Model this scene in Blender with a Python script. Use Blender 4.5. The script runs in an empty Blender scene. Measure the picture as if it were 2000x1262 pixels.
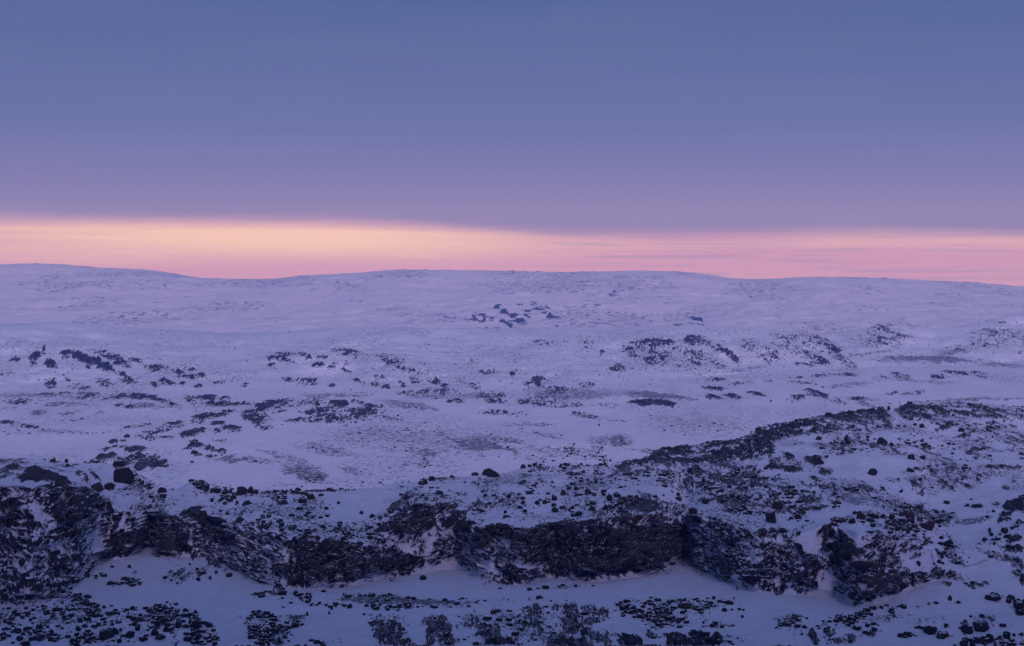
import bpy, math, random
import numpy as np
random.seed(7)
RNG = np.random.default_rng(11)
S = bpy.context.scene

# ------------------------------------------------------------------ camera
F = 3333.0          # focal length in photograph pixels (2000 wide)
VH = 550.0          # row of the true horizon
HC = 130.0          # camera height above the valley floor
cam = bpy.data.cameras.new('camera'); co = bpy.data.objects.new('camera', cam)
S.collection.objects.link(co); S.camera = co
co.location = (0, 0, HC); co.rotation_euler = (math.radians(90), 0, 0)
cam.sensor_width = 36; cam.lens = 36 * F / 2000
cam.shift_y = -(631 - VH) / 2000
cam.clip_start = 1; cam.clip_end = 60000

S.view_settings.view_transform = 'Standard'; S.view_settings.look = 'None'
S.view_settings.exposure = 0; S.view_settings.gamma = 1
cy = S.cycles
cy.max_bounces = 6; cy.diffuse_bounces = 2; cy.glossy_bounces = 1; cy.volume_bounces = 2
cy.transmission_bounces = 1; cy.use_denoising = True
cy.sample_clamp_indirect = 4

def lin(r, g, b):
    return tuple(((c / 255) / 12.92 if c / 255 <= .04045 else ((c / 255 + .055) / 1.055) ** 2.4) for c in (r, g, b))

class NT:
    """tiny helper to write node trees"""
    def __init__(s, t): s.t = t; t.nodes.clear()
    def n(s, ty, **k):
        o = s.t.nodes.new(ty)
        for a, b in k.items(): setattr(o, a, b)
        return o
    def put(s, sock, v):
        if isinstance(v, bpy.types.NodeSocket): s.t.links.new(v, sock)
        elif v is not None: sock.default_value = v
    def m(s, op, a, b=None, c=None, clamp=False):
        o = s.n('ShaderNodeMath', operation=op, use_clamp=clamp)
        for i, v in enumerate((a, b, c)): s.put(o.inputs[i], v)
        return o.outputs[0]
    def mr(s, v, a, b, c=0., d=1., sm=True):
        o = s.n('ShaderNodeMapRange', interpolation_type='SMOOTHSTEP' if sm else 'LINEAR')
        for i, q in enumerate((v, a, b, c, d)): s.put(o.inputs[i], q)
        return o.outputs[0]
    def ramp(s, v, st):
        o = s.n('ShaderNodeValToRGB'); e = o.color_ramp.elements
        while len(e) < len(st): e.new(.5)
        for q, (p, c) in zip(e, st): q.position = p; q.color = (*c, 1)
        s.put(o.inputs[0], v); return o.outputs[0]
    def mix(s, f, a, b, mode='MIX'):
        o = s.n('ShaderNodeMix', data_type='RGBA', blend_type=mode)
        s.put(o.inputs[0], f)
        for i, v in ((6, a), (7, b)):
            s.put(o.inputs[i], (*v, 1) if isinstance(v, tuple) and len(v) == 3 else v)
        return o.outputs[2]
    def noise(s, vec, sc, det=3., rough=.5, dist=0.):
        o = s.n('ShaderNodeTexNoise'); s.put(o.inputs['Vector'], vec)
        o.inputs['Scale'].default_value = sc; o.inputs['Detail'].default_value = det
        o.inputs['Roughness'].default_value = rough; o.inputs['Distortion'].default_value = dist
        return o.outputs[0]
    def scale(s, vec, sc, off=(0, 0, 0)):
        o = s.n('ShaderNodeMapping'); s.put(o.inputs[0], vec)
        o.inputs[3].default_value = sc; o.inputs[1].default_value = off; return o.outputs[0]

# ------------------------------------------------------------------ sky
W = bpy.data.worlds.new('World'); S.world = W; W.use_nodes = True
k = NT(W.node_tree)
tc = k.n('ShaderNodeTexCoord').outputs['Generated']
sx = k.n('ShaderNodeSeparateXYZ'); k.put(sx.inputs[0], tc)
hx = k.m('SQRT', k.m('ADD', k.m('MULTIPLY', sx.outputs[0], sx.outputs[0]), k.m('MULTIPLY', sx.outputs[1], sx.outputs[1])))
el = k.m('DIVIDE', sx.outputs[2], k.m('MAXIMUM', hx, .02))
az = k.m('ARCTAN2', sx.outputs[0], sx.outputs[1])
cv = k.n('ShaderNodeCombineXYZ'); k.put(cv.inputs[0], az); k.put(cv.inputs[1], el)
P = cv.outputs[0]
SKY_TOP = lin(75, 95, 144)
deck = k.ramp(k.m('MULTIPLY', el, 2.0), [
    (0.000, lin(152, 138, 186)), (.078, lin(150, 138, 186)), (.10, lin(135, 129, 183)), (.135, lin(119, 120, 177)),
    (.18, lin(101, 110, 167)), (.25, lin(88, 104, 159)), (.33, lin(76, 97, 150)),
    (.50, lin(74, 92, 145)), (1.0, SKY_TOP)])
n1 = k.noise(k.scale(P, (4, 34, 1)), 1.5, 5., .6)
deck = k.mix(k.mr(n1, .3, .7, 0., .10), deck, lin(128, 124, 176))
# clear strip under the cloud deck
st = k.noise(k.scale(P, (1.3, 42, 1), (.35, .2, 0)), 2.0, 3., .5, .3)
st2 = k.noise(k.scale(P, (5., 200, 1), (3.1, .4, 0)), 2.0, 3., .6, .4)
peak = k.m('MULTIPLY', k.mr(k.m('ABSOLUTE', k.m('ADD', az, .13)), .0, .26, 1., 0.), k.mr(k.m('ABSOLUTE', k.m('SUBTRACT', el, k.m('SUBTRACT', .0225, k.m('MULTIPLY', az, .012)))), .001, .0140, 1., 0.))
band = k.m('MULTIPLY', k.mr(el, .004, .016), k.mr(el, .028, .038, 1., .3))
streak = k.m('MULTIPLY', k.mr(k.m('ADD', k.m('MULTIPLY', st, .7), k.m('MULTIPLY', st2, .3)), .44, .62), band)
wf = k.m('ADD', k.m('MULTIPLY', peak, .85), k.m('MULTIPLY', streak, k.mr(az, -.1, .35, .32, .42)), clamp=True)
wf = k.m('ADD', wf, k.m('MULTIPLY', k.mr(az, -.12, .05, .16, 0.), band), clamp=True)
gap = k.m('MULTIPLY', k.mr(st2, .50, .64), k.mr(az, -.02, .05, 0., .50))
strip = k.mix(wf, tuple(1.08 * c for c in lin(216, 164, 198)), tuple(1.12 * c for c in lin(255, 218, 192)))
strip = k.mix(gap, strip, lin(178, 148, 190))
# the glow fades towards the sides and the back
side = k.mr(k.m('ABSOLUTE', k.m('ADD', az, .1)), .5, 1.6, 0., 1.)
strip = k.mix(side, strip, lin(140, 128, 180))
edge = k.m('ADD', k.m('ADD', el, k.mr(az, -.14, .09, 0., .0082)), k.m('MULTIPLY', k.m('SUBTRACT', n1, .5), .010))
ef = k.mr(edge, .0300, .0412)
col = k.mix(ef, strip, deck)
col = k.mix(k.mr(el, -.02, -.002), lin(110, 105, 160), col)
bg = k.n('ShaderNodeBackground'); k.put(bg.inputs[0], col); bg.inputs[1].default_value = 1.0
nis = k.n('ShaderNodeTexSky', sky_type='NISHITA', sun_disc=False)
nis.sun_elevation = math.radians(-3); nis.sun_rotation = math.radians(-6); nis.altitude = 300
bg2 = k.n('ShaderNodeBackground'); k.put(bg2.inputs[0], nis.outputs[0]); bg2.inputs[1].default_value = .05
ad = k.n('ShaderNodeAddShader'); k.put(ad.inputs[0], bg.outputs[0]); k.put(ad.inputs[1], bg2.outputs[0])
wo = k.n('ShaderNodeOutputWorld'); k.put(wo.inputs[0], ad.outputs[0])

# dusk: a soft violet after-glow from the sky behind the camera; an added, unseen hill there keeps it off the near slopes
sl = bpy.data.lights.new('sun', 'SUN'); sl.energy = 2.65; sl.angle = math.radians(22); sl.color = (.71, .58, 1.0)
so = bpy.data.objects.new('sun', sl); S.collection.objects.link(so)
so.rotation_euler = (math.radians(68), 0, math.radians(12))

# ------------------------------------------------------------------ numpy noise
def h3(ix, iy, iz, s):
    h = (ix.astype(np.uint32) * np.uint32(374761393) + iy.astype(np.uint32) * np.uint32(668265263)
         + iz.astype(np.uint32) * np.uint32(2147483647 - 1013904) + np.uint32(s * 1274126177 & 0xffffffff))
    h = (h ^ (h >> np.uint32(13))) * np.uint32(1274126177)
    h = (h ^ (h >> np.uint32(16))) * np.uint32(2246822519)
    return ((h ^ (h >> np.uint32(15))) & np.uint32(0xffffff)).astype(np.float32) / np.float32(0xffffff)
def vn(x, y, z, s=0):
    ix, iy, iz = (np.floor(q).astype(np.int64) for q in (x, y, z))
    f = [(q - i).astype(np.float32) for q, i in ((x, ix), (y, iy), (z, iz))]
    w = [t * t * t * (t * (t * 6 - 15) + 10) for t in f]
    r = 0
    for a in (0, 1):
        for b in (0, 1):
            for c in (0, 1):
                r = r + h3(ix + a, iy + b, iz + c, s) * (w[0] if a else 1 - w[0]) * (w[1] if b else 1 - w[1]) * (w[2] if c else 1 - w[2])
    return r
def fbm(x, y, z, o=4, s=0, g=.5, l=2.03):
    r = 0; a = 1.; t = 0
    for i in range(o):
        r = r + a * vn(x, y, z, s + i * 17); t += a; a *= g; x, y, z = x * l + 11.3, y * l + 5.1, z * l + 7.7
    return r / t
def facet(x, y, z, s=0, tilt=1.0):
    """broken blocks: every cell is a tilted facet at its own height"""
    bx, by, bz = (np.floor(q - .5).astype(np.int64) for q in (x, y, z))
    best = np.full(x.shape, 1e9, np.float32); val = np.zeros(x.shape, np.float32); sec = best.copy()
    for a in (0, 1):
        for b in (0, 1):
            for c in (0, 1):
                ix, iy, iz = bx + a, by + b, bz + c
                r1, r2, r3 = h3(ix, iy, iz, s), h3(ix, iy, iz, s + 1), h3(ix, iy, iz, s + 2)
                dx = (x - ix).astype(np.float32) - .15 - .7 * r1; dy = (y - iy).astype(np.float32) - .15 - .7 * r2
                dz = (z - iz).astype(np.float32) - .15 - .7 * r3
                d = dx * dx + dy * dy + dz * dz
                r4 = h3(ix, iy, iz, s + 3); r5 = h3(ix, iy, iz, s + 4)
                v = r4 + tilt * ((r5 - .5) * dx * 1.6 + (r2 - .5) * dz * 1.6 + (r3 - .5) * dy)
                m = d < best
                sec = np.where(m, best, np.minimum(sec, d))
                val = np.where(m, v, val); best = np.where(m, d, best)
    crack = np.clip((np.sqrt(sec) - np.sqrt(best)) / .12, 0, 1)
    return val, crack

# ------------------------------------------------------------------ where rock, rubble and bare tundra show (photograph pixels)
V0, V1 = 500, 1300
class Layer:
    def __init__(s): s.a = np.zeros((V1 - V0, 2000), np.float32)
R, B, G, T = Layer(), Layer(), Layer(), Layer()   # rock cover, loose-rock density, thin snow on gravel, brown tint
def blur(m, r):
    r = int(r)
    if r < 1: return m
    for ax in (0, 1):
        for _ in (0, 1):
            p = np.concatenate([np.repeat(m.take([0], ax), r + 1, ax), m, np.repeat(m.take([-1], ax), r, ax)], ax)
            c = np.cumsum(p, ax, dtype=np.float64); n = m.shape[ax]
            m = ((c.take(range(2 * r + 1, 2 * r + 1 + n), ax) - c.take(range(0, n), ax)) / (2 * r + 1)).astype(np.float32)
    return m
def poly(L, val, pts, soft=2):
    pts = [(pts[i], pts[i + 1]) for i in range(0, len(pts), 2)]
    pad = soft * 2 + 2
    x0 = max(0, min(p[0] for p in pts) - pad); x1 = min(2000, max(p[0] for p in pts) + pad)
    y0 = max(V0, min(p[1] for p in pts) - pad); y1 = min(V1, max(p[1] for p in pts) + pad)
    xx, yy = np.meshgrid(np.arange(x0, x1) + .5, np.arange(y0, y1) + .5)
    ins = np.zeros(xx.shape, bool)
    for (ax, ay), (bx, by) in zip(pts, pts[1:] + pts[:1]):
        if ay == by: continue
        c = ((ay > yy) != (by > yy)) & (xx < (bx - ax) * (yy - ay) / (by - ay) + ax)
        ins ^= c
    m = blur(ins.astype(np.float32), soft)
    s = (slice(int(y0 - V0), int(y1 - V0)), slice(int(x0), int(x1)))
    L.a[s] = L.a[s] * (1 - m) + val * m
def ell(L, val, cx, cy, rx, ry, ang=0, soft=.5):
    pad = 2
    x0 = int(max(0, cx - rx * 1.5 - ry - pad)); x1 = int(min(2000, cx + rx * 1.5 + ry + pad))
    y0 = int(max(V0, cy - rx * abs(math.sin(math.radians(ang))) * 1.6 - ry * 1.6 - pad)); y1 = int(min(V1, cy + rx * abs(math.sin(math.radians(ang))) * 1.6 + ry * 1.6 + pad))
    if x1 <= x0 or y1 <= y0: return
    xx, yy = np.meshgrid(np.arange(x0, x1) + .5 - cx, np.arange(y0, y1) + .5 - cy)
    c, s_ = math.cos(math.radians(ang)), math.sin(math.radians(ang))
    d = np.sqrt(((xx * c + yy * s_) / rx) ** 2 + ((-xx * s_ + yy * c) / ry) ** 2)
    m = np.clip((1 + soft - d) / (2 * soft), 0, 1).astype(np.float32); m = m * m * (3 - 2 * m)
    s = (slice(y0 - V0, y1 - V0), slice(x0, x1))
    L.a[s] = L.a[s] * (1 - m) + np.maximum(L.a[s], val) * m if val > 0 else L.a[s] * (1 - m)
def many(L, rows):
    for r in rows: ell(L, *r)

exec_maps = True
# --- far hills
many(R, [(.05, 1000, 580, 900, 40), (.42, 985, 618, 70, 22, -8), (.45, 1045, 608, 46, 14, 15), (.28, 1207, 570, 16, 9), (.30, 1325, 633, 14, 6), (.38, 1368, 627, 22, 9),
         (.16, 1100, 570, 36, 9, 15), (.16, 800, 598, 34, 3), (.16, 690, 592, 40, 3), (.18, 570, 560, 14, 3), (.14, 650, 566, 60, 3),
         (.16, 330, 585, 60, 4, -12), (.15, 250, 545, 90, 5, 12), (.16, 870, 545, 60, 5), (.16, 1090, 600, 20, 5), (.15, 1200, 612, 40, 4),
         (.15, 1470, 607, 60, 6), (.15, 1580, 577, 40, 5), (.15, 1610, 618, 40, 5), (.15, 1700, 606, 30, 5), (.15, 150, 580, 60, 6)])
# --- hills behind the lake
many(B, [(.10, 350, 690, 420, 60), (.12, 1000, 700, 500, 62), (.10, 1700, 670, 320, 60)])
poly(R, .93, [118, 691, 135, 684, 150, 686, 170, 697, 195, 702, 215, 715, 228, 729, 208, 726, 185, 716, 160, 709, 140, 700, 125, 706], 1)
many(R, [(.7, 68, 697, 12, 6, -25), (.8, 86, 685, 5, 7), (.85, 98, 712, 14, 8, 35), (.6, 66, 712, 9, 4, -30), (.6, 225, 703, 30, 10, 28), (.5, 190, 690, 22, 6, 20),
         (.7, 172, 718, 5, 4), (.6, 228, 705, 6, 4, 30), (.6, 243, 735, 14, 4, 35), (.5, 100, 750, 12, 12, 30), (.6, 128, 740, 10, 4, 40), (.35, 155, 757, 22, 6), (.4, 210, 752, 24, 8, 20),
         (.3, 250, 745, 30, 8, 25), (.5, 268, 706, 16, 4, 12), (.75, 300, 722, 18, 7, 10), (.75, 322, 722, 12, 8, 20), (.75, 348, 728, 14, 8, 20), (.7, 325, 748, 16, 5, 10),
         (.6, 300, 752, 10, 5, 20), (.7, 355, 751, 5, 4), (.5, 370, 738, 14, 5, 10), (.55, 393, 734, 12, 4, 10), (.7, 387, 755, 9, 3), (.5, 370, 720, 14, 4, 20),
         (.35, 30, 703, 18, 6), (.35, 12, 732, 14, 4), (.4, 430, 748, 16, 3, -15), (.4, 460, 742, 12, 3, -15), (.5, 480, 753, 10, 4)])
many(R, [(.75, 530, 701, 10, 4), (.85, 552, 703, 14, 6, 15), (.7, 568, 708, 10, 3, 10), (.6, 585, 692, 12, 4, 10), (.95, 603, 701, 6, 4), (.7, 622, 714, 12, 4), (.85, 648, 719, 8, 3), (.6, 655, 712, 8, 4), (.65, 678, 712, 6, 3),
         (.85, 670, 724, 8, 2, 15), (.85, 680, 728, 8, 2, 15), (.5, 630, 698, 14, 4), (.5, 560, 692, 22, 5), (.6, 560, 742, 12, 4), (.4, 530, 715, 10, 8), (.4, 600, 747, 28, 8), (.5, 648, 755, 10, 4),
         (.65, 700, 746, 16, 2, 12), (.8, 710, 750, 8, 2, 20), (.7, 750, 755, 10, 5), (.6, 735, 752, 12, 5), (.6, 745, 738, 12, 3, 10), (.5, 770, 708, 20, 8, 10), (.35, 760, 700, 24, 8, 20),
         (.7, 787, 753, 8, 4, 35), (.65, 812, 744, 12, 6), (.4, 680, 690, 40, 9, 12), (.45, 800, 725, 60, 5, 25), (.4, 850, 745, 40, 5, 25), (.55, 925, 755, 16, 5, 20), (.5, 900, 745, 12, 5, 20),
         (.7, 1000, 731, 5, 4), (.5, 955, 728, 20, 4), (.3, 920, 706, 24, 5)])
many(R, [(.65, 1052, 740, 10, 4, 15), (.45, 1045, 752, 26, 10), (.45, 1085, 762, 20, 8), (.5, 1145, 752, 16, 5), (.45, 1010, 726, 8, 4), (.35, 1060, 670, 25, 6), (.4, 1095, 672, 20, 7), (.35, 1150, 665, 25, 9), (.4, 1145, 681, 14, 5),
         (.5, 1176, 688, 5, 5), (.85, 1204, 715, 4, 3), (.5, 1210, 722, 18, 6), (.45, 1275, 668, 26, 9), (.6, 1300, 672, 22, 5, -12), (.6, 1290, 680, 16, 4, 10), (.6, 1355, 664, 20, 9), (.6, 1365, 670, 20, 5), (.5, 1385, 673, 26, 6, 15),
         (.5, 1335, 686, 22, 6, 15), (.6, 1345, 690, 16, 4, 15), (.45, 1280, 695, 50, 14, 12), (.5, 1282, 707, 18, 6, 15), (.5, 1370, 702, 26, 4, 10), (.55, 1410, 685, 26, 7, 30), (.62, 1430, 698, 20, 7, 40), (.4, 1235, 685, 20, 16), (.4, 1380, 710, 40, 8, 10),
         (.3, 1320, 700, 90, 26), (.35, 1470, 675, 26, 12)])
many(R, [(.38, 1560, 672, 50, 14, 12), (.45, 1600, 672, 40, 14, 28), (.5, 1640, 695, 34, 10, 42), (.5, 1590, 700, 40, 9, 20), (.55, 1580, 712, 30, 4), (.5, 1660, 708, 16, 4, 30), (.35, 1520, 690, 40, 18),
         (.3, 1720, 648, 40, 8), (.3, 1730, 665, 60, 16), (.45, 1730, 638, 20, 3), (.25, 1950, 650, 60, 26, -12), (.4, 1870, 680, 22, 5), (.6, 1992, 689, 4, 3), (.3, 1940, 672, 50, 10, -10)])
# --- lowland with knolls
many(G, [(.8, 1850, 702, 60, 6, 4), (.8, 1780, 700, 60, 5, 2), (.7, 1960, 713, 50, 4, 4), (.6, 1860, 688, 40, 5, -6), (.55, 1700, 690, 60, 3, -8), (.55, 1450, 722, 60, 3, -8), (.5, 1750, 705, 60, 4, 0)])
many(R, [(.55, 1555, 738, 16, 3), (.55, 1600, 735, 22, 4, -5), (.6, 1660, 732, 34, 4), (.55, 1720, 740, 18, 5), (.55, 1760, 735, 20, 6, 10), (.5, 1570, 748, 30, 3, 5), (.65, 1860, 727, 18, 4, 5), (.6, 1880, 730, 14, 3, 15), (.5, 1915, 733, 22, 5, 15), (.5, 1838, 736, 20, 5, 5),
         (.75, 1590, 768, 18, 5, 12), (.75, 1605, 774, 14, 5, 15), (.55, 1555, 778, 22, 7, -5), (.8, 1678, 780, 22, 3, 3), (.6, 1695, 792, 18, 4, 20), (.6, 1635, 783, 16, 6, 10), (.5, 1745, 789, 18, 2, 8), (.45, 1785, 768, 22, 4, -5), (.35, 1740, 770, 14, 3, -10),
         (.5, 1500, 745, 10, 3), (.5, 1400, 742, 20, 4), (.5, 1385, 758, 14, 3), (.6, 1402, 759, 16, 4), (.5, 1450, 748, 24, 3, -8), (.45, 1480, 770, 22, 4, 10), (.6, 1393, 777, 16, 4, 10), (.5, 1430, 775, 20, 5, 10)])
many(G, [(.9, 1270, 772, 52, 7, 4), (.7, 1330, 777, 36, 4, 8), (.6, 1120, 770, 100, 12), (.55, 1660, 752, 50, 5, -6), (.5, 1800, 745, 80, 4, 4), (.6, 1850, 782, 100, 3, -3), (.7, 1950, 780, 60, 2, -2)])
many(R, [(.75, 1240, 785, 12, 3, -10), (.8, 1262, 788, 16, 5), (.7, 1295, 788, 26, 6, 10), (.4, 1100, 792, 60, 6), (.3, 1050, 780, 60, 10), (.45, 1085, 785, 12, 3), (.35, 1180, 792, 28, 5), (.35, 1010, 786, 30, 6), (.4, 1010, 808, 30, 5), (.3, 960, 772, 60, 8),
         (.5, 968, 785, 16, 5), (.5, 890, 785, 16, 4), (.45, 860, 766, 40, 6), (.4, 800, 768, 30, 5), (.45, 960, 806, 30, 5), (.35, 1150, 812, 34, 4, 12)])
many(G, [(.6, 640, 773, 50, 4), (.6, 700, 772, 30, 4), (.6, 800, 792, 60, 8, 8), (.5, 850, 775, 60, 6), (.5, 930, 775, 60, 7)])
poly(R, .62, [500, 788, 530, 782, 580, 780, 640, 779, 668, 782, 682, 790, 676, 797, 650, 795, 600, 794, 560, 797, 520, 806, 500, 800], 2)
many(R, [(.95, 670, 789, 11, 6), (.5, 530, 803, 28, 5), (.55, 605, 806, 18, 4), (.5, 640, 803, 40, 6), (.55, 710, 805, 40, 8), (.6, 735, 808, 12, 5), (.45, 650, 818, 50, 9), (.5, 580, 821, 40, 4), (.5, 635, 813, 20, 6), (.6, 705, 788, 20, 4, 20), (.5, 730, 795, 22, 4, 15),
         (.55, 760, 818, 34, 3, 8), (.45, 700, 818, 40, 5), (.35, 755, 795, 20, 3)])
many(R, [(.6, 500, 815, 28, 12, 20), (.5, 515, 832, 20, 8, 10), (.42, 30, 783, 60, 5), (.45, 38, 788, 26, 6), (.5, 130, 770, 60, 3), (.45, 200, 775, 80, 7), (.55, 262, 774, 40, 5, 8), (.6, 300, 778, 34, 4, 15), (.5, 330, 787, 20, 4, 15), (.5, 240, 793, 24, 4, 5),
         (.75, 410, 778, 46, 4, 2), (.65, 375, 786, 16, 7, 35), (.4, 420, 785, 40, 8, 5), (.55, 470, 790, 30, 4, -2), (.6, 445, 804, 12, 2), (.35, 140, 822, 30, 2, -2), (.7, 160, 820, 6, 2),
         (.45, 30, 830, 44, 5, 10), (.55, 65, 836, 26, 3, 15), (.3, 40, 845, 40, 4), (.4, 270, 833, 40, 2, -12), (.4, 215, 843, 30, 2, -10), (.3, 160, 848, 40, 2, -4)])
many(G, [(.9, 75, 806, 16, 5), (.7, 130, 809, 20, 3), (.6, 195, 807, 14, 4), (.8, 105, 790, 20, 5), (.6, 145, 790, 20, 4), (.7, 275, 792, 34, 6), (.5, 30, 798, 40, 3), (.6, 60, 773, 80, 4), (.5, 320, 795, 60, 4), (.6, 425, 792, 30, 4), (.5, 120, 843, 60, 4)])
many(R, [(.7, 400, 815, 26, 6, -8), (.75, 430, 812, 20, 4, -8), (.65, 385, 824, 14, 5), (.6, 422, 827, 14, 4), (.7, 448, 804, 12, 3, 5), (.6, 340, 830, 20, 5, -12), (.65, 300, 845, 30, 6, -15), (.6, 280, 850, 16, 6, -8), (.65, 295, 857, 12, 4), (.6, 350, 832, 10, 4),
         (.7, 375, 847, 22, 6, -12), (.6, 395, 842, 12, 4), (.75, 453, 838, 18, 6, 5), (.6, 425, 842, 8, 4), (.75, 220, 864, 9, 4, -15), (.5, 240, 862, 8, 3), (.5, 205, 878, 14, 4, -10), (.55, 265, 878, 22, 5), (.55, 230, 873, 14, 3),
         (.7, 200, 896, 12, 7, -20), (.75, 218, 893, 10, 4, -25), (.7, 265, 895, 20, 8, -10), (.72, 282, 905, 18, 8, -20), (.75, 302, 902, 8, 12, 20), (.7, 320, 908, 9, 8), (.7, 253, 905, 9, 5, -20), (.72, 273, 915, 10, 5), (.65, 235, 905, 12, 7, -40),
         (.6, 380, 864, 10, 2), (.75, 375, 872, 14, 3, -30), (.8, 400, 874, 22, 5, 15), (.75, 410, 877, 12, 4, 15), (.75, 433, 882, 7, 6), (.65, 385, 888, 10, 3), (.5, 425, 861, 18, 3), (.5, 410, 893, 10, 3), (.45, 325, 854, 16, 3)])
# wind-scoured plain
many(G, [(.38, 800, 860, 210, 36, 4), (.45, 780, 850, 110, 14, 2), (.5, 640, 880, 60, 12, 12), (.7, 600, 925, 46, 16, 18), (.5, 550, 893, 60, 7, 15), (.7, 450, 897, 30, 7, 0), (.55, 500, 900, 40, 5, 8), (.55, 685, 920, 30, 7, 10), (.4, 560, 948, 40, 5),
         (.7, 900, 868, 50, 4, 30), (.75, 930, 870, 40, 10, 5), (.8, 970, 872, 50, 5, 18), (.6, 985, 860, 60, 6, 8), (.6, 835, 885, 22, 8), (.4, 820, 905, 60, 12), (.7, 1060, 850, 40, 3, 12), (.5, 1040, 830, 60, 5), (.6, 1140, 813, 26, 4, 10), (.6, 1200, 820, 20, 2, 5),
         (.75, 1210, 862, 20, 14, 20), (.5, 1180, 860, 40, 10), (.45, 1070, 880, 60, 8), (.4, 1050, 893, 60, 8), (.4, 1130, 885, 50, 10), (.32, 1370, 830, 140, 32), (.4, 1350, 825, 90, 10, 4), (.45, 1260, 880, 30, 5, 8), (.3, 700, 940, 120, 8), (.45, 890, 908, 16, 6)])
many(B, [(.35, 830, 903, 8, 8), (.5, 1115, 880, 12, 12, 30), (.6, 1165, 877, 14, 7), (.5, 1175, 895, 18, 6, 30), (.45, 1130, 893, 26, 6), (.35, 1220, 865, 14, 10), (.5, 610, 935, 20, 8)])

# --- right-hand ridge
poly(R, .84, [1195, 910, 1240, 900, 1270, 894, 1285, 882, 1320, 876, 1365, 873, 1385, 865, 1440, 861, 1474, 848, 1480, 838, 1520, 829, 1560, 822, 1640, 809, 1700, 800, 1730, 797, 1742, 815, 1745, 826, 1690, 832, 1632, 848, 1570, 850, 1520, 862, 1515, 885,
             1480, 895, 1455, 905, 1420, 905, 1360, 915, 1280, 917, 1200, 926], 2)
many(R, [(0, 1395, 878, 16, 3, -15), (0, 1340, 893, 30, 4), (0, 1560, 860, 20, 3, -12), (0, 1680, 826, 26, 5, -10), (0, 1575, 838, 20, 2, -8)])
poly(R, .66, [1195, 912, 1350, 905, 1480, 905, 1480, 935, 1400, 940, 1300, 935, 1195, 935], 4)
poly(R, .55, [1020, 915, 1045, 905, 1120, 908, 1195, 912, 1195, 922, 1110, 925, 1020, 925], 3)
many(R, [(.9, 1120, 928, 18, 3), (.85, 1170, 927, 14, 2.5), (.6, 1400, 918, 24, 5), (.8, 1310, 880, 20, 5, -8), (.95, 1340, 885, 9, 9), (.9, 1440, 880, 26, 8), (.85, 1505, 882, 10, 10), (.9, 1540, 892, 16, 7, 20), (.6, 1515, 900, 14, 7, -30),
         (.92, 1510, 913, 16, 5, 5), (.95, 1545, 917, 22, 7, 5), (.9, 1590, 898, 17, 8), (.8, 1612, 922, 13, 9), (.5, 1598, 915, 16, 10), (.9, 1590, 935, 10, 5, 25)])
poly(R, .64, [1300, 930, 1480, 928, 1560, 940, 1640, 950, 1640, 980, 1600, 1000, 1560, 1010, 1500, 1000, 1420, 985, 1350, 965, 1300, 955], 5)
many(R, [(.85, 1395, 952, 16, 3, -4), (.6, 1380, 979, 16, 6), (.7, 1412, 983, 10, 4, 15), (.85, 1418, 1000, 11, 2.5), (.75, 1440, 957, 30, 3, 4), (.6, 1490, 959, 22, 2), (.7, 1520, 942, 22, 5, 15), (.9, 1605, 992, 16, 5, -10), (.75, 1580, 997, 14, 4, -25), (.6, 1620, 975, 14, 8), (.5, 1560, 955, 40, 3, 5)])
poly(B, .45, [1195, 925, 1480, 910, 1640, 950, 1640, 995, 1560, 1020, 1420, 1000, 1340, 975, 1250, 965, 1195, 955], 4)
poly(R, .74, [1740, 800, 1765, 793, 1800, 790, 1850, 788, 1900, 789, 2000, 797, 2000, 822, 1930, 820, 1860, 815, 1800, 818, 1760, 815], 3)
many(R, [(.9, 1795, 797, 26, 5, 5), (.9, 1850, 802, 28, 3, 8), (.5, 1820, 808, 20, 3), (.9, 1732, 818, 16, 6, 20), (.9, 1772, 815, 14, 6, 15), (.85, 1810, 816, 14, 4, 5), (.85, 1705, 812, 14, 9), (0, 1880, 800, 20, 2.5), (.85, 1850, 833, 22, 7, -20), (.6, 1868, 826, 20, 5, -10), (.7, 1980, 803, 20, 5, 10),
         (.85, 1720, 835, 22, 2.5, 5), (.9, 1930, 828, 60, 2.5, -6), (.85, 1935, 838, 36, 6, -8), (.8, 1885, 851, 26, 4, -15), (.9, 1980, 834, 9, 4, 30), (.6, 1925, 862, 34, 8, -12), (.75, 1905, 878, 12, 5), (.7, 1930, 876, 14, 3), (.5, 1970, 860, 30, 10, 10), (.45, 1960, 880, 40, 6)])
poly(R, .66, [1600, 822, 1745, 812, 1745, 838, 1700, 855, 1640, 850, 1600, 846], 4)
poly(R, .5, [1600, 880, 1620, 865, 1660, 855, 1700, 862, 1735, 870, 1738, 878, 1700, 880, 1670, 886, 1640, 895, 1625, 898, 1640, 885, 1600, 890], 2)
poly(B, .85, [1590, 890, 1620, 862, 1660, 850, 1735, 858, 1735, 878, 1680, 882, 1640, 893, 1625, 895], 3)
many(B, [(.9, 1770, 865, 24, 8), (.8, 1820, 873, 30, 7, 8), (.35, 1850, 850, 130, 50), (.5, 1640, 835, 60, 14), (.5, 1930, 890, 90, 14)])
many(R, [(.75, 1758, 872, 9, 5), (.8, 1805, 875, 12, 5), (.75, 1840, 881, 14, 4, 12), (.5, 1780, 860, 14, 3)])
poly(R, .55, [1785, 918, 1800, 910, 1830, 905, 1870, 903, 1900, 912, 1900, 922, 1860, 923, 1800, 922], 2)
many(B, [(.9, 1845, 913, 50, 8), (.4, 1760, 902, 20, 4)])
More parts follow.
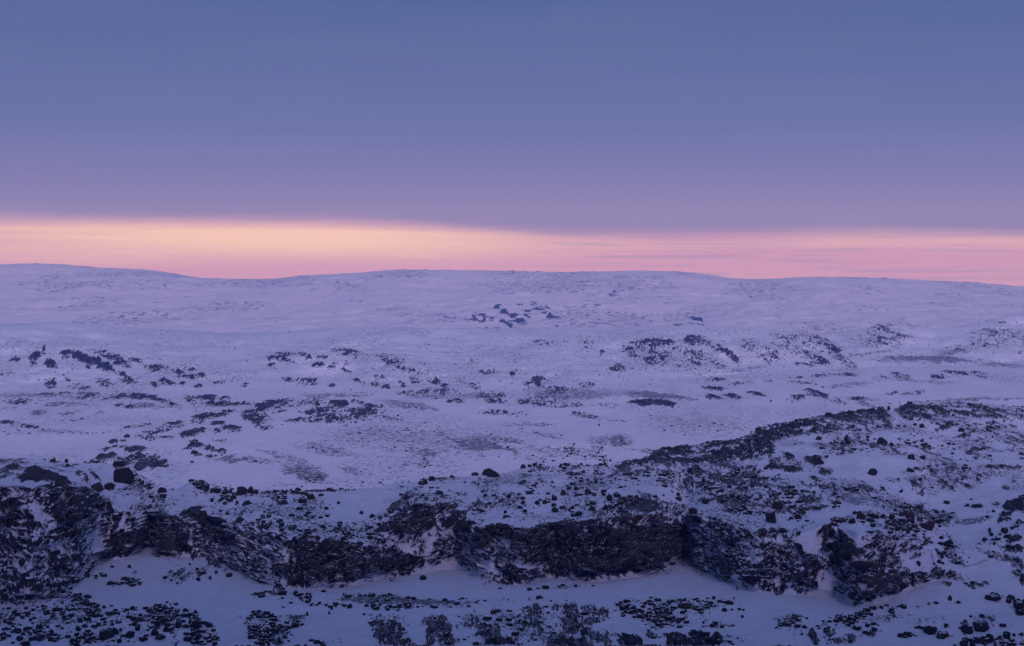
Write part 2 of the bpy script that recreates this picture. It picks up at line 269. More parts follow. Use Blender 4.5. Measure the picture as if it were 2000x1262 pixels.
many(R, [(.92, 1945, 913, 22, 5), (.6, 1985, 915, 20, 4), (.55, 1760, 938, 28, 4, -8), (.6, 1790, 942, 30, 5, 5), (.55, 1820, 930, 18, 4), (.85, 1843, 945, 9, 3, 50), (.8, 1858, 954, 9, 3, 20), (.7, 1872, 940, 10, 3, 30), (.8, 1885, 936, 5, 5, 40), (.8, 1890, 950, 10, 3, 30), (.85, 1912, 938, 4, 8, -15),
         (.6, 1925, 928, 14, 2, 0), (.85, 1980, 940, 5, 4), (.7, 1990, 947, 12, 2, 25), (.6, 1965, 955, 8, 3, 20), (.85, 1800, 966, 9, 2.5), (.85, 1758, 961, 6, 2), (.8, 1725, 959, 11, 2), (.7, 1610, 950, 8, 3), (.5, 1680, 952, 30, 5), (.85, 1785, 948, 7, 3, 30), (.5, 1860, 935, 30, 8, 20)])
many(B, [(.4, 1690, 952, 60, 8), (.35, 1800, 945, 80, 16)])
poly(R, 0, [1640, 898, 1700, 881, 1770, 884, 1778, 900, 1776, 925, 1740, 932, 1690, 944, 1600, 945, 1630, 930, 1650, 915], 3)
poly(B, 0, [1640, 898, 1700, 881, 1770, 884, 1778, 900, 1776, 925, 1740, 932, 1690, 944, 1600, 945, 1630, 930, 1650, 915], 3)

# --- middle ridge
many(B, [(.5, 1080, 970, 120, 26), (.8, 1190, 975, 60, 18), (.75, 870, 973, 34, 9), (.5, 830, 952, 40, 9), (.4, 870, 944, 60, 4), (.5, 1100, 920, 80, 8), (.5, 1160, 940, 60, 10), (.6, 1150, 1000, 60, 8), (.5, 935, 1005, 20, 10, 30)])
many(G, [(.7, 1000, 940, 44, 10, 8), (.5, 950, 940, 30, 8), (.7, 1150, 945, 50, 10, 8), (.45, 1060, 930, 60, 8), (.5, 1240, 935, 40, 12), (.5, 1280, 945, 40, 8), (.55, 1050, 1012, 80, 7, 2), (.45, 1420, 990, 60, 10, 10), (.5, 870, 943, 40, 3, -4)])
many(R, [(.45, 775, 947, 24, 3, -10), (.5, 775, 954, 16, 3, -15), (.85, 860, 938, 60, 1.2, -2), (.4, 880, 944, 24, 3), (.5, 965, 936, 26, 4), (.4, 990, 938, 24, 7, 10)])
many(R, [(0, 905, 978, 30, 8), (0, 930, 998, 24, 6, 15)])
# --- left skyline and bench
many(R, [(.75, 0, 905, 14, 3), (.85, 26, 914, 18, 5), (.6, 10, 928, 18, 8, -20), (.7, 40, 930, 18, 3, -30), (.5, 50, 905, 40, 4, 5), (.45, 130, 910, 30, 5, 10)])
poly(R, .97, [35, 937, 50, 928, 52, 915, 75, 914, 105, 924, 125, 934, 141, 949, 120, 946, 95, 941, 60, 942, 40, 943], 1)
many(R, [(0, 80, 911, 16, 3, 10), (0, 44, 924, 8, 3, -40), (.7, 158, 930, 12, 5, 35), (.85, 165, 937, 8, 6, 30), (.8, 178, 924, 10, 2, 35), (.8, 190, 935, 8, 4, 40), (.75, 188, 905, 26, 1.5, 5), (.9, 232, 912, 12, 4), (.85, 270, 944, 18, 7, 10), (.85, 292, 952, 10, 5, 25), (.75, 246, 955, 8, 3),
         (.6, 262, 930, 12, 2, 40), (.7, 220, 950, 10, 2, 20), (.6, 231, 900, 14, 6), (.4, 240, 957, 30, 3)])
many(B, [(.6, 300, 972, 22, 6), (.5, 325, 985, 16, 5), (.4, 290, 985, 14, 5), (.35, 140, 908, 30, 5)])
many(G, [(.5, 310, 985, 60, 10, -15), (.5, 350, 1000, 40, 4, -20), (.4, 280, 960, 50, 4)])
poly(R, .55, [358, 945, 375, 938, 395, 942, 405, 950, 425, 962, 400, 966, 385, 952, 372, 944], 1)
poly(B, .95, [372, 940, 395, 942, 440, 955, 520, 958, 600, 962, 618, 972, 580, 985, 540, 985, 520, 968, 470, 966, 465, 984, 440, 988, 415, 985, 395, 970], 2)
many(B, [(0, 492, 975, 26, 6), (.7, 460, 984, 22, 4), (.4, 620, 985, 30, 3)])
many(R, [(.4, 425, 975, 26, 8, 20), (.4, 570, 970, 30, 6), (.45, 650, 960, 60, 1.5, -2), (.7, 560, 962, 60, 1.2)])
many(G, [(.65, 560, 995, 80, 10, 6), (.65, 600, 1005, 30, 8, 20), (.6, 500, 993, 50, 6), (.55, 440, 1003, 60, 8), (.5, 650, 1030, 90, 16, 15), (.55, 700, 1045, 60, 12, 15), (.5, 420, 992, 40, 6, 10), (.5, 740, 1015, 30, 12, -20)])
many(B, [(.5, 600, 1030, 90, 18, 12), (.5, 700, 1040, 60, 14, 15), (.8, 780, 985, 26, 14, -25), (.6, 745, 1012, 26, 10, -30), (.6, 540, 1012, 40, 8)])
many(R, [(.6, 560, 1012, 18, 5, 10), (.7, 590, 1015, 24, 3, 12), (.7, 450, 1005, 18, 3, -8), (.5, 540, 1004, 22, 4), (.45, 620, 1030, 40, 10, 15), (.5, 690, 1035, 30, 8, 15), (.6, 770, 990, 18, 6, -25), (.5, 600, 990, 70, 3, 3)])

# --- cliffs, left to right
poly(R, .62, [0, 955, 40, 953, 80, 950, 90, 948, 140, 952, 172, 970, 200, 985, 215, 992, 250, 1008, 275, 1003, 345, 1008, 360, 1000, 378, 994, 400, 1004, 400, 1088, 372, 1092, 360, 1076, 345, 1084, 322, 1088, 308, 1066, 296, 1072, 285, 1058, 262, 1078, 245, 1090, 205, 1096, 172, 1086,
             168, 1130, 140, 1148, 110, 1168, 75, 1184, 0, 1178], 2)
poly(R, .93, [85, 950, 100, 947, 140, 955, 168, 970, 200, 985, 212, 1005, 190, 1000, 165, 1018, 140, 1020, 142, 1045, 110, 1060, 96, 1050, 92, 1000, 88, 975], 2)
poly(R, .85, [95, 1050, 120, 1035, 138, 1040, 140, 1062, 110, 1062, 98, 1060], 2)
poly(R, .35, [0, 965, 60, 955, 80, 965, 92, 1000, 92, 1040, 75, 1030, 60, 1000, 30, 985, 0, 975], 3)
many(R, [(.97, 20, 1022, 26, 12, 15), (.95, 32, 990, 22, 8, -20), (.95, 6, 990, 10, 14), (.9, 40, 1003, 16, 6), (.8, 18, 962, 10, 4), (.85, 20, 1056, 16, 8), (.9, 42, 1070, 10, 10, 40), (.35, 70, 1062, 20, 14, 40), (.4, 15, 1008, 14, 4), (.8, 60, 1020, 20, 6, 60)])
poly(R, .85, [150, 1000, 170, 985, 200, 992, 210, 1005, 232, 1008, 240, 1030, 215, 1040, 200, 1025, 170, 1020], 2)
poly(R, .55, [180, 1005, 240, 1010, 270, 1040, 255, 1050, 215, 1042, 190, 1040, 175, 1030], 3)
poly(R, .96, [207, 1058, 218, 1044, 240, 1040, 262, 1038, 276, 1050, 280, 1058, 262, 1078, 245, 1090, 205, 1096, 174, 1088, 180, 1080, 198, 1080, 206, 1070], 1)
poly(R, .03, [85, 1072, 120, 1062, 145, 1055, 150, 1045, 175, 1037, 192, 1043, 203, 1058, 200, 1074, 180, 1080, 150, 1082, 110, 1085], 2)
poly(R, .93, [285, 1010, 300, 1006, 345, 1010, 352, 1022, 350, 1040, 372, 1060, 385, 1080, 395, 1090, 375, 1094, 368, 1082, 345, 1086, 322, 1090, 312, 1068, 296, 1072, 290, 1055, 283, 1030], 2)
many(R, [(.25, 276, 1012, 8, 12), (.3, 262, 1028, 10, 8), (.95, 272, 1030, 4, 20), (.3, 348, 1040, 12, 10), (.6, 385, 1060, 20, 24), (.9, 375, 1000, 24, 4, -20)])
poly(R, .97, [355, 1005, 378, 995, 398, 1004, 425, 1016, 445, 1033, 482, 1052, 484, 1082, 455, 1074, 425, 1060, 400, 1040, 380, 1022], 1)
poly(R, .62, [395, 1045, 430, 1062, 480, 1085, 520, 1088, 560, 1100, 552, 1140, 560, 1162, 530, 1160, 502, 1138, 480, 1118, 440, 1112, 405, 1104, 400, 1090], 2)
poly(R, .66, [430, 1015, 470, 1022, 500, 1020, 545, 1022, 560, 1045, 560, 1060, 545, 1075, 560, 1100, 520, 1090, 484, 1082, 482, 1052, 445, 1033], 3)
many(R, [(.08, 450, 1025, 16, 9), (.1, 535, 1052, 12, 6), (.9, 470, 1018, 10, 4), (.9, 520, 1028, 16, 7), (.9, 555, 1030, 10, 8), (.1, 500, 1038, 8, 8), (.15, 500, 1105, 14, 5, 20)])
poly(R, .9, [545, 1062, 580, 1052, 626, 1050, 620, 1064, 640, 1062, 680, 1058, 700, 1070, 735, 1076, 790, 1082, 820, 1092, 822, 1110, 800, 1127, 742, 1124, 720, 1125, 700, 1136, 680, 1146, 600, 1150, 560, 1144, 552, 1120, 542, 1108, 560, 1098, 572, 1080, 555, 1075], 2)
many(R, [(.55, 690, 1105, 16, 22, 20), (.35, 680, 1090, 8, 8), (.5, 645, 1110, 8, 20), (.6, 560, 1070, 14, 8), (.55, 580, 1082, 20, 5), (.35, 665, 1135, 10, 5), (.4, 600, 1120, 16, 14), (.97, 760, 1105, 36, 14, 5), (.97, 595, 1065, 12, 20, 15), (.3, 755, 1080, 20, 2.5, 5)])
poly(R, .94, [715, 1046, 745, 1028, 775, 1006, 800, 985, 840, 984, 842, 1030, 825, 1040, 815, 1048, 790, 1055, 770, 1052, 755, 1042], 2)
poly(R, .98, [843, 990, 860, 984, 885, 988, 892, 992, 880, 1002, 850, 1004], 1)
poly(R, .25, [842, 1008, 860, 1003, 882, 1002, 884, 1020, 890, 1040, 865, 1046, 850, 1030], 2)
poly(R, .85, [852, 1012, 862, 1016, 880, 1020, 892, 1036, 885, 1038, 868, 1030], 1)
poly(R, .95, [885, 1008, 900, 1000, 915, 998, 914, 1008, 895, 1018, 892, 1030, 912, 1018, 920, 1014, 936, 1026, 938, 1048, 900, 1048, 888, 1036], 1)
poly(R, .75, [840, 1080, 848, 1056, 870, 1046, 895, 1048, 940, 1050, 960, 1062, 942, 1085, 925, 1100, 918, 1114, 905, 1112, 895, 1096, 870, 1094, 840, 1106, 828, 1100], 2)
many(R, [(.12, 905, 1068, 18, 8), (.15, 885, 1060, 10, 4), (.2, 800, 1038, 26, 5), (.35, 820, 1055, 16, 8), (.95, 930, 1110, 4, 5), (.9, 941, 1112, 6, 8, 40)])
poly(R, .05, [775, 1058, 800, 1050, 830, 1048, 842, 1060, 838, 1078, 800, 1080, 740, 1072, 735, 1062], 3)
many(R, [(.8, 748, 1058, 10, 3), (.7, 762, 1072, 12, 4)])
poly(R, .95, [936, 1036, 960, 1026, 985, 1030, 1050, 1038, 1060, 1032, 1100, 1022, 1140, 1015, 1200, 1018, 1260, 1012, 1332, 1018, 1332, 1050, 1328, 1078, 1305, 1090, 1300, 1104, 1265, 1122, 1210, 1128, 1150, 1134, 1090, 1128, 1072, 1118, 1050, 1112, 1022, 1104, 1010, 1080,
             1003, 1062, 985, 1053, 965, 1068, 955, 1078, 938, 1090, 925, 1098, 940, 1070], 2)
poly(R, .76, [1045, 1032, 1090, 1022, 1130, 1018, 1185, 1012, 1215, 1002, 1200, 982, 1215, 968, 1250, 974, 1300, 985, 1345, 988, 1340, 1000, 1325, 1012, 1332, 1030, 1200, 1028, 1100, 1030], 2)
many(R, [(.25, 1060, 1054, 14, 5), (.3, 1120, 1046, 60, 1.5, 4), (.35, 1190, 1030, 40, 1.5, 10), (.35, 1270, 1040, 30, 8), (.25, 1245, 1078, 10, 6), (.35, 1160, 1090, 14, 5), (.3, 1070, 1068, 12, 2), (.5, 1200, 1105, 60, 16), (.4, 1270, 1095, 24, 12), (.4, 1150, 1120, 14, 5), (.35, 1290, 998, 24, 2, 12),
         (.1, 1210, 1012, 12, 4, 15), (.25, 1290, 1020, 16, 1.5, -5), (.3, 1045, 1030, 6, 3), (.4, 1290, 1075, 12, 10), (.35, 1230, 992, 16, 2, 30), (.4, 1310, 1060, 14, 6)])
many(R, [(.1, 985, 1070, 14, 14), (.1, 998, 1092, 10, 8), (.9, 967, 1095, 6, 14), (.85, 988, 1090, 5, 5)])
poly(R, .85, [946, 1142, 950, 1138, 978, 1128, 984, 1124, 975, 1108, 990, 1102, 1010, 1104, 1024, 1116, 1056, 1112, 1064, 1122, 1040, 1130, 1022, 1146, 1010, 1142, 985, 1144], 1)
many(R, [(.3, 1012, 1122, 5, 5), (.35, 1045, 1122, 14, 5), (.4, 995, 1132, 8, 5), (.5, 1050, 1130, 16, 4)])
# gully and right massif
poly(R, .12, [1322, 1012, 1345, 1008, 1352, 1030, 1340, 1060, 1345, 1080, 1335, 1085, 1322, 1070, 1330, 1050], 2)
poly(R, .62, [1338, 1012, 1370, 1002, 1400, 1010, 1440, 1020, 1470, 1035, 1490, 1042, 1482, 1060, 1466, 1075, 1466, 1100, 1455, 1132, 1432, 1140, 1400, 1132, 1372, 1118, 1352, 1092, 1342, 1060], 2)
many(R, [(.95, 1365, 1022, 9, 10), (.9, 1342, 1032, 5, 8, 20), (.95, 1368, 1070, 12, 14), (.9, 1430, 1055, 20, 14), (.93, 1435, 1110, 24, 24), (.9, 1410, 1040, 6, 16, 20), (.1, 1400, 1022, 8, 12, 15), (.08, 1430, 1028, 16, 7, 15), (.1, 1385, 1012, 10, 4, -20), (.1, 1400, 1070, 10, 10, 30), (.2, 1385, 1100, 10, 8), (.9, 1405, 1095, 8, 14),
         (.5, 1455, 1085, 10, 14), (.85, 1490, 1040, 12, 8), (.8, 1510, 1042, 10, 8), (.35, 1475, 1022, 20, 3, 5), (.6, 1500, 1060, 20, 8, -30), (.5, 1540, 1035, 20, 5, -20), (.8, 1560, 1045, 14, 3, -25), (.4, 1330, 1085, 20, 8), (.6, 1300, 1108, 14, 5, -30)])
poly(R, .66, [1482, 1082, 1510, 1068, 1545, 1078, 1565, 1100, 1592, 1112, 1592, 1142, 1568, 1165, 1545, 1148, 1520, 1166, 1498, 1155, 1470, 1152, 1455, 1148, 1458, 1130, 1476, 1112], 2)
many(R, [(.05, 1512, 1074, 20, 6, -20), (.08, 1480, 1108, 12, 6, 10), (.15, 1535, 1095, 10, 10), (.1, 1555, 1125, 20, 6, 25), (.95, 1470, 1140, 12, 8), (.9, 1500, 1098, 8, 10, 30), (.9, 1520, 1150, 14, 8, 20), (.95, 1590, 1145, 6, 10, -30)])
poly(R, .92, [1551, 1064, 1566, 1068, 1576, 1085, 1588, 1092, 1602, 1108, 1598, 1120, 1585, 1118, 1574, 1116, 1566, 1090], 1)
poly(R, .03, [1570, 1052, 1600, 1042, 1606, 1070, 1612, 1085, 1605, 1100, 1585, 1085, 1574, 1070], 2)
poly(R, .95, [1606, 1036, 1615, 1034, 1628, 1040, 1640, 1052, 1634, 1056, 1616, 1044, 1610, 1048, 1614, 1075, 1622, 1090, 1614, 1092, 1606, 1062], 1)
poly(R, .62, [1612, 1060, 1640, 1058, 1648, 1070, 1645, 1105, 1640, 1122, 1628, 1100, 1614, 1090], 2)
poly(R, 1.0, [1648, 1040, 1660, 1050, 1676, 1062, 1684, 1090, 1682, 1100, 1665, 1104, 1645, 1104, 1644, 1080], 0)
poly(R, .9, [1660, 1125, 1680, 1105, 1700, 1110, 1725, 1128, 1762, 1152, 1750, 1164, 1716, 1166, 1700, 1180, 1672, 1186, 1664, 1172, 1640, 1160, 1652, 1142], 1)
poly(R, .78, [1686, 1085, 1710, 1082, 1745, 1100, 1760, 1118, 1765, 1140, 1755, 1158, 1725, 1130, 1700, 1110], 2)
many(R, [(.2, 1715, 1095, 5, 14, -10), (.3, 1728, 1140, 5, 14, -20), (.2, 1702, 1158, 4, 5), (.2, 1674, 1150, 4, 5), (.5, 1655, 1115, 20, 5), (.5, 1740, 1095, 20, 14), (.3, 1690, 1075, 8, 12)])
poly(R, .48, [1680, 1045, 1720, 1042, 1770, 1050, 1800, 1066, 1780, 1075, 1750, 1085, 1700, 1080, 1686, 1065], 3)
many(R, [(.85, 1812, 1058, 7, 5, 45), (.6, 1780, 1065, 22, 7, 25), (.7, 1752, 1050, 10, 4), (.8, 1710, 1047, 8, 3), (.6, 1775, 1070, 16, 4, -20)])
poly(R, .85, [1765, 1122, 1780, 1120, 1792, 1126, 1806, 1120, 1809, 1130, 1800, 1142, 1786, 1150, 1778, 1144], 1)
many(R, [(.92, 1828, 1122, 8, 11, -35), (.85, 1853, 1126, 9, 8, 30), (.85, 1853, 1142, 9, 5), (.6, 1870, 1132, 16, 4, 20), (.7, 1895, 1143, 14, 5), (.5, 1920, 1142, 16, 4, -10), (.6, 1855, 1068, 16, 6), (.3, 1870, 1085, 18, 14), (.25, 1850, 1100, 30, 14)])
poly(R, .95, [1952, 1015, 1956, 1003, 1962, 990, 1965, 980, 1980, 974, 2000, 968, 2000, 1002, 1984, 998, 1980, 1004, 1972, 1010, 1960, 1012], 1)
many(R, [(.25, 1992, 980, 14, 3, -15), (.9, 1962, 1018, 14, 5, -15), (.8, 1992, 1022, 8, 4), (.9, 1982, 1052, 14, 6, -15), (.85, 1985, 1075, 18, 7, 5), (.5, 1990, 1095, 10, 8), (.9, 1992, 1115, 8, 4), (.9, 1998, 1135, 6, 12)])
poly(R, .4, [1600, 1030, 1650, 1008, 1700, 998, 1770, 985, 1830, 1000, 1835, 1030, 1770, 1036, 1720, 1028, 1660, 1020, 1605, 1036], 3)
poly(B, 1.0, [1596, 1032, 1640, 1008, 1700, 996, 1770, 985, 1800, 990, 1835, 1005, 1840, 1030, 1800, 1040, 1760, 1036, 1700, 1026, 1650, 1020, 1605, 1036], 2)
many(R, [(.85, 1530, 1040, 14, 2), (.5, 1570, 1030, 30, 3, -25)])
many(G, [(.85, 1670, 975, 44, 12, 8), (.75, 1730, 985, 44, 14, 14), (.5, 1790, 985, 40, 8), (.98, 1845, 1006, 30, 7, 12), (.98, 1895, 1019, 36, 7, -6), (.7, 1930, 1010, 30, 2, 0), (.6, 1920, 1060, 22, 4, -20), (.95, 1960, 1090, 60, 8, 18), (.7, 1780, 1090, 40, 5, -20), (.45, 1860, 1085, 40, 18), (.5, 1860, 1122, 40, 6, 10), (.5, 1900, 1142, 30, 6)])
many(B, [(.6, 1960, 1050, 30, 8), (.5, 1980, 1030, 30, 8), (.4, 1950, 1000, 40, 3), (.4, 1850, 1080, 30, 8), (.3, 1780, 1050, 60, 16)])

# --- foot of the cliffs and the track
poly(G, 1.15, [640, 1172, 700, 1164, 760, 1163, 800, 1168, 850, 1173, 932, 1176, 932, 1180, 850, 1181, 780, 1181, 700, 1179], 2)
many(G, [(.5, 860, 1184, 110, 5), (.4, 700, 1160, 90, 5), (.3, 1000, 1172, 120, 5), (.4, 560, 1168, 60, 4), (.6, 1100, 1148, 60, 2, -3), (.4, 1330, 1170, 100, 2)])
many(B, [(.6, 1010, 1150, 40, 5), (.7, 1090, 1148, 34, 2, -4), (.6, 510, 1163, 30, 4), (.7, 570, 1165, 40, 5), (.6, 590, 1172, 24, 6, 20), (.8, 625, 1181, 20, 3), (.6, 670, 1184, 40, 4), (.7, 760, 1188, 40, 5), (.4, 720, 1165, 60, 3), (.8, 520, 1160, 22, 4)])
poly(B, 1.0, [208, 1143, 225, 1135, 240, 1127, 255, 1127, 280, 1140, 262, 1146, 240, 1143, 215, 1146], 1)
many(B, [(.5, 205, 1125, 12, 4, 20), (.5, 180, 1110, 14, 6, 20), (.5, 345, 1125, 26, 8, -20), (.5, 390, 1118, 20, 10, -30), (.5, 370, 1125, 14, 6), (.8, 165, 1175, 34, 8, 20), (.8, 190, 1195, 34, 5, 8), (.7, 240, 1194, 40, 4, -8), (.3, 180, 1130, 14, 8)])
many(G, [(.75, 130, 1165, 44, 14, 30), (.65, 160, 1185, 50, 14, 15), (.5, 60, 1195, 90, 10), (.35, 150, 1230, 180, 30)])
many(B, [(.45, 120, 1225, 190, 34), (.6, 100, 1240, 120, 14), (.5, 200, 1190, 60, 6, 8)])
poly(R, .30, [285, 1200, 300, 1185, 330, 1180, 370, 1188, 395, 1200, 400, 1262, 340, 1262, 330, 1240, 300, 1235], 4)
poly(B, .8, [285, 1200, 300, 1185, 330, 1180, 370, 1188, 395, 1200, 400, 1262, 340, 1262, 330, 1240, 300, 1235], 3)
poly(R, .30, [482, 1205, 495, 1195, 515, 1196, 540, 1210, 545, 1222, 570, 1215, 566, 1240, 560, 1262, 500, 1262, 485, 1240, 478, 1222], 4)
poly(B, .8, [482, 1205, 495, 1195, 515, 1196, 540, 1210, 545, 1222, 570, 1215, 566, 1240, 560, 1262, 500, 1262, 485, 1240, 478, 1222], 3)
many(B, [(.7, 590, 1204, 14, 4, -15), (.7, 578, 1218, 12, 5), (.7, 412, 1240, 12, 24, -15), (0, 350, 1248, 12, 12), (.2, 640, 1250, 30, 10)])
poly(R, .68, [722, 1218, 735, 1214, 760, 1208, 782, 1215, 790, 1232, 806, 1248, 812, 1270, 745, 1270, 732, 1245, 724, 1232], 2)
poly(R, .62, [832, 1225, 838, 1208, 862, 1202, 878, 1210, 886, 1240, 888, 1280, 836, 1280, 832, 1250], 2)
many(R, [(.1, 852, 1240, 6, 12, -30), (.1, 868, 1225, 6, 8), (.1, 745, 1222, 5, 5), (.1, 768, 1232, 4, 5), (.15, 790, 1222, 8, 3)])
poly(R, .36, [886, 1200, 940, 1192, 985, 1192, 1060, 1184, 1130, 1182, 1200, 1186, 1230, 1200, 1180, 1218, 1130, 1225, 1100, 1280, 890, 1280], 3)
poly(R, .62, [985, 1193, 1050, 1182, 1128, 1181, 1126, 1205, 1122, 1216, 1085, 1208, 1060, 1200, 1010, 1196], 3)
many(R, [(.8, 950, 1221, 14, 4, 10), (.85, 945, 1242, 20, 4), (.85, 975, 1258, 40, 9), (.72, 1135, 1235, 28, 12, 10), (.75, 1120, 1255, 40, 10), (.6, 1180, 1245, 22, 14, -20), (.7, 1155, 1188, 20, 8), (.6, 1175, 1195, 16, 6), (.8, 970, 1193, 10, 3), (.12, 910, 1240, 22, 14), (.05, 1180, 1222, 30, 8), (.1, 1020, 1238, 40, 6)])
many(G, [(.7, 1030, 1225, 80, 22, 20), (.5, 920, 1215, 40, 14), (.5, 1400, 1250, 60, 14)])
poly(R, .9, [1198, 1226, 1215, 1236, 1245, 1243, 1256, 1250, 1256, 1285, 1222, 1285, 1205, 1250], 2)
poly(R, .55, [1254, 1235, 1275, 1228, 1283, 1212, 1290, 1232, 1300, 1236, 1300, 1245, 1265, 1250], 1)
poly(R, .92, [1300, 1242, 1312, 1236, 1340, 1240, 1352, 1230, 1366, 1232, 1385, 1248, 1402, 1236, 1412, 1244, 1404, 1285, 1305, 1285], 1)
poly(R, .55, [1310, 1172, 1360, 1172, 1420, 1170, 1436, 1165, 1434, 1178, 1410, 1184, 1360, 1190, 1320, 1184], 2)
poly(R, .28, [1200, 1172, 1300, 1170, 1410, 1172, 1432, 1178, 1380, 1195, 1330, 1205, 1290, 1230, 1280, 1215, 1250, 1205, 1210, 1195], 4)
poly(B, .7, [1200, 1172, 1300, 1170, 1410, 1172, 1432, 1178, 1380, 1195, 1330, 1205, 1290, 1230, 1280, 1215, 1250, 1205, 1210, 1195], 3)
many(B, [(.6, 1340, 1215, 30, 8, -20), (.7, 1400, 1222, 30, 4), (.6, 1260, 1215, 30, 14), (.5, 1430, 1193, 30, 2), (.7, 1535, 1222, 26, 6, -20), (.5, 1560, 1228, 26, 6), (.6, 1560, 1238, 14, 5), (.5, 1520, 1210, 12, 3),
         (.5, 1660, 1210, 60, 14, -15), (.9, 1670, 1203, 40, 6, -20), (.9, 1715, 1190, 26, 5, -12), (.8, 1745, 1195, 8, 10, -30), (.9, 1780, 1185, 26, 2.5), (.8, 1840, 1178, 30, 2.5, -2), (.7, 1705, 1232, 16, 12), (.5, 1620, 1225, 22, 6), (.7, 1780, 1235, 26, 6, -25), (.5, 1855, 1195, 10, 5), (.4, 1910, 1205, 26, 4), (.6, 1950, 1255, 60, 8)])
many(R, [(.85, 1590, 1250, 7, 20, -15), (.6, 1620, 1240, 12, 5, -25), (.5, 1650, 1250, 40, 8, -10), (.6, 1705, 1238, 14, 8), (.8, 1675, 1228, 12, 3), (.92, 1818, 1230, 13, 8), (.93, 1842, 1242, 18, 5, 5), (.7, 1780, 1242, 16, 5), (.6, 1848, 1222, 6, 10, -20), (.92, 1888, 1230, 13, 9), (.92, 1918, 1225, 16, 10), (.8, 1880, 1218, 8, 3),
         (.93, 1942, 1167, 17, 5), (.9, 1972, 1171, 7, 5, 20), (.93, 1992, 1180, 14, 7), (.93, 1995, 1196, 10, 6), (.5, 1975, 1256, 40, 8)])
# brown stains on the rock
many(T, [(.9, 62, 930, 14, 6), (.8, 95, 943, 40, 3), (.6, 8, 985, 14, 14), (.6, 300, 1030, 20, 20), (.5, 480, 1018, 24, 8), (.7, 905, 1018, 16, 14), (.9, 960, 1045, 22, 12), (.7, 970, 1095, 12, 14), (.7, 1010, 1110, 20, 10), (.8, 1100, 1030, 60, 6, -4), (.8, 1230, 1020, 90, 8), (.9, 1310, 1012, 34, 6, -8), (.6, 1150, 1015, 50, 6),
         (.8, 1660, 1070, 20, 30), (.7, 1485, 1042, 26, 12), (.7, 1780, 1010, 60, 16), (.5, 20, 1020, 30, 14), (.6, 1680, 1140, 26, 30), (.6, 1030, 1250, 100, 20), (.5, 100, 960, 40, 12), (.5, 800, 1020, 50, 20), (.4, 1400, 985, 120, 20), (.5, 1200, 975, 60, 16)])

def samp(L, u, v):
    uu = np.clip(np.nan_to_num(u), 0, 1998.9); vv = np.clip(np.nan_to_num(v) - V0, 0, V1 - V0 - 2.01)
    i = vv.astype(int); j = uu.astype(int); a = (vv - i).astype(np.float32); b = (uu - j).astype(np.float32)
    M = L.a
    return (M[i, j] * (1 - a) * (1 - b) + M[i + 1, j] * a * (1 - b) + M[i, j + 1] * (1 - a) * b + M[i + 1, j + 1] * a * b)

# ------------------------------------------------------------------ terrain sheets
def C(*p):
    xs = np.array(p[0::2], float); ys = np.array(p[1::2], float)
    def f(u):
        r = 0
        for o in (-9, -5, 0, 5, 9): r = r + np.interp(u + o, xs, ys)
        return r / 5
    return f
def const(c): return lambda u: np.full_like(u, float(c))
def Yof(v, drop): return drop * F / (v - VH)

v_road = C(0, 1200, 300, 1195, 450, 1190, 640, 1184, 900, 1186, 1200, 1182, 1420, 1186, 1520, 1196, 1650, 1204, 1760, 1196, 1900, 1186, 2000, 1180)
v_base = C(-50, 1180, 60, 1180, 110, 1160, 150, 1142, 175, 1110, 200, 1096, 250, 1090, 285, 1062, 330, 1086, 400, 1090, 450, 1106, 500, 1132, 550, 1150, 620, 1150, 700, 1142, 760, 1128, 830, 1118, 900, 1110, 950, 1136, 1020, 1145, 1070, 1128, 1150, 1136, 1260, 1126,
            1305, 1102, 1340, 1078, 1370, 1112, 1430, 1138, 1470, 1156, 1570, 1162, 1640, 1166, 1680, 1186, 1730, 1172, 1780, 1150, 1820, 1136, 1900, 1120, 2050, 1110)
v_top = C(-50, 950, 80, 952, 150, 972, 200, 1000, 260, 1012, 340, 1010, 380, 1002, 430, 1020, 500, 1030, 560, 1050, 640, 1055, 700, 1066, 760, 1040, 810, 992, 880, 988, 930, 1018, 960, 1030, 1050, 1038, 1130, 1022, 1200, 1012, 1280, 1005, 1330, 1018, 1345, 1010, 1400, 1012, 1460, 1036,
           1510, 1046, 1570, 1042, 1606, 1032, 1650, 1036, 1690, 1048, 1740, 1052, 1800, 1066, 1850, 1072, 1950, 1050, 2050, 1040)
v_sky = C(-50, 890, 0, 892, 60, 896, 100, 901, 180, 905, 225, 908, 255, 918, 280, 935, 310, 952, 345, 956, 372, 940, 392, 942, 410, 953, 440, 958, 520, 960, 600, 961, 700, 956, 740, 950, 780, 944, 850, 937, 920, 930, 980, 926, 1020, 914, 1060, 909, 1150, 911, 1200, 905, 1250, 897, 1275, 890, 1290, 880,
            1350, 874, 1385, 865, 1440, 861, 1474, 846, 1482, 838, 1520, 829, 1600, 815, 1680, 806, 1730, 799, 1762, 797, 1780, 790, 1850, 789, 1900, 788, 1960, 793, 2050, 800)
Y_sky = C(-400, 600, 0, 570, 300, 500, 500, 490, 800, 510, 1000, 540, 1300, 600, 1500, 670, 1750, 740, 2050, 770, 2400, 800)
d_base = C(0, 74, 150, 72, 300, 71, 500, 73.5, 900, 74, 1300, 73.5, 1500, 73, 1650, 74, 1750, 73, 1850, 71, 2050, 69)
def Yb(u): return Yof(v_base(u), d_base(u))
def Yt(u): return Yb(u) + np.clip((v_base(u) - v_top(u)) * .115 * .5, 3, None) + np.interp(u, [1750, 1850], [0, 14])
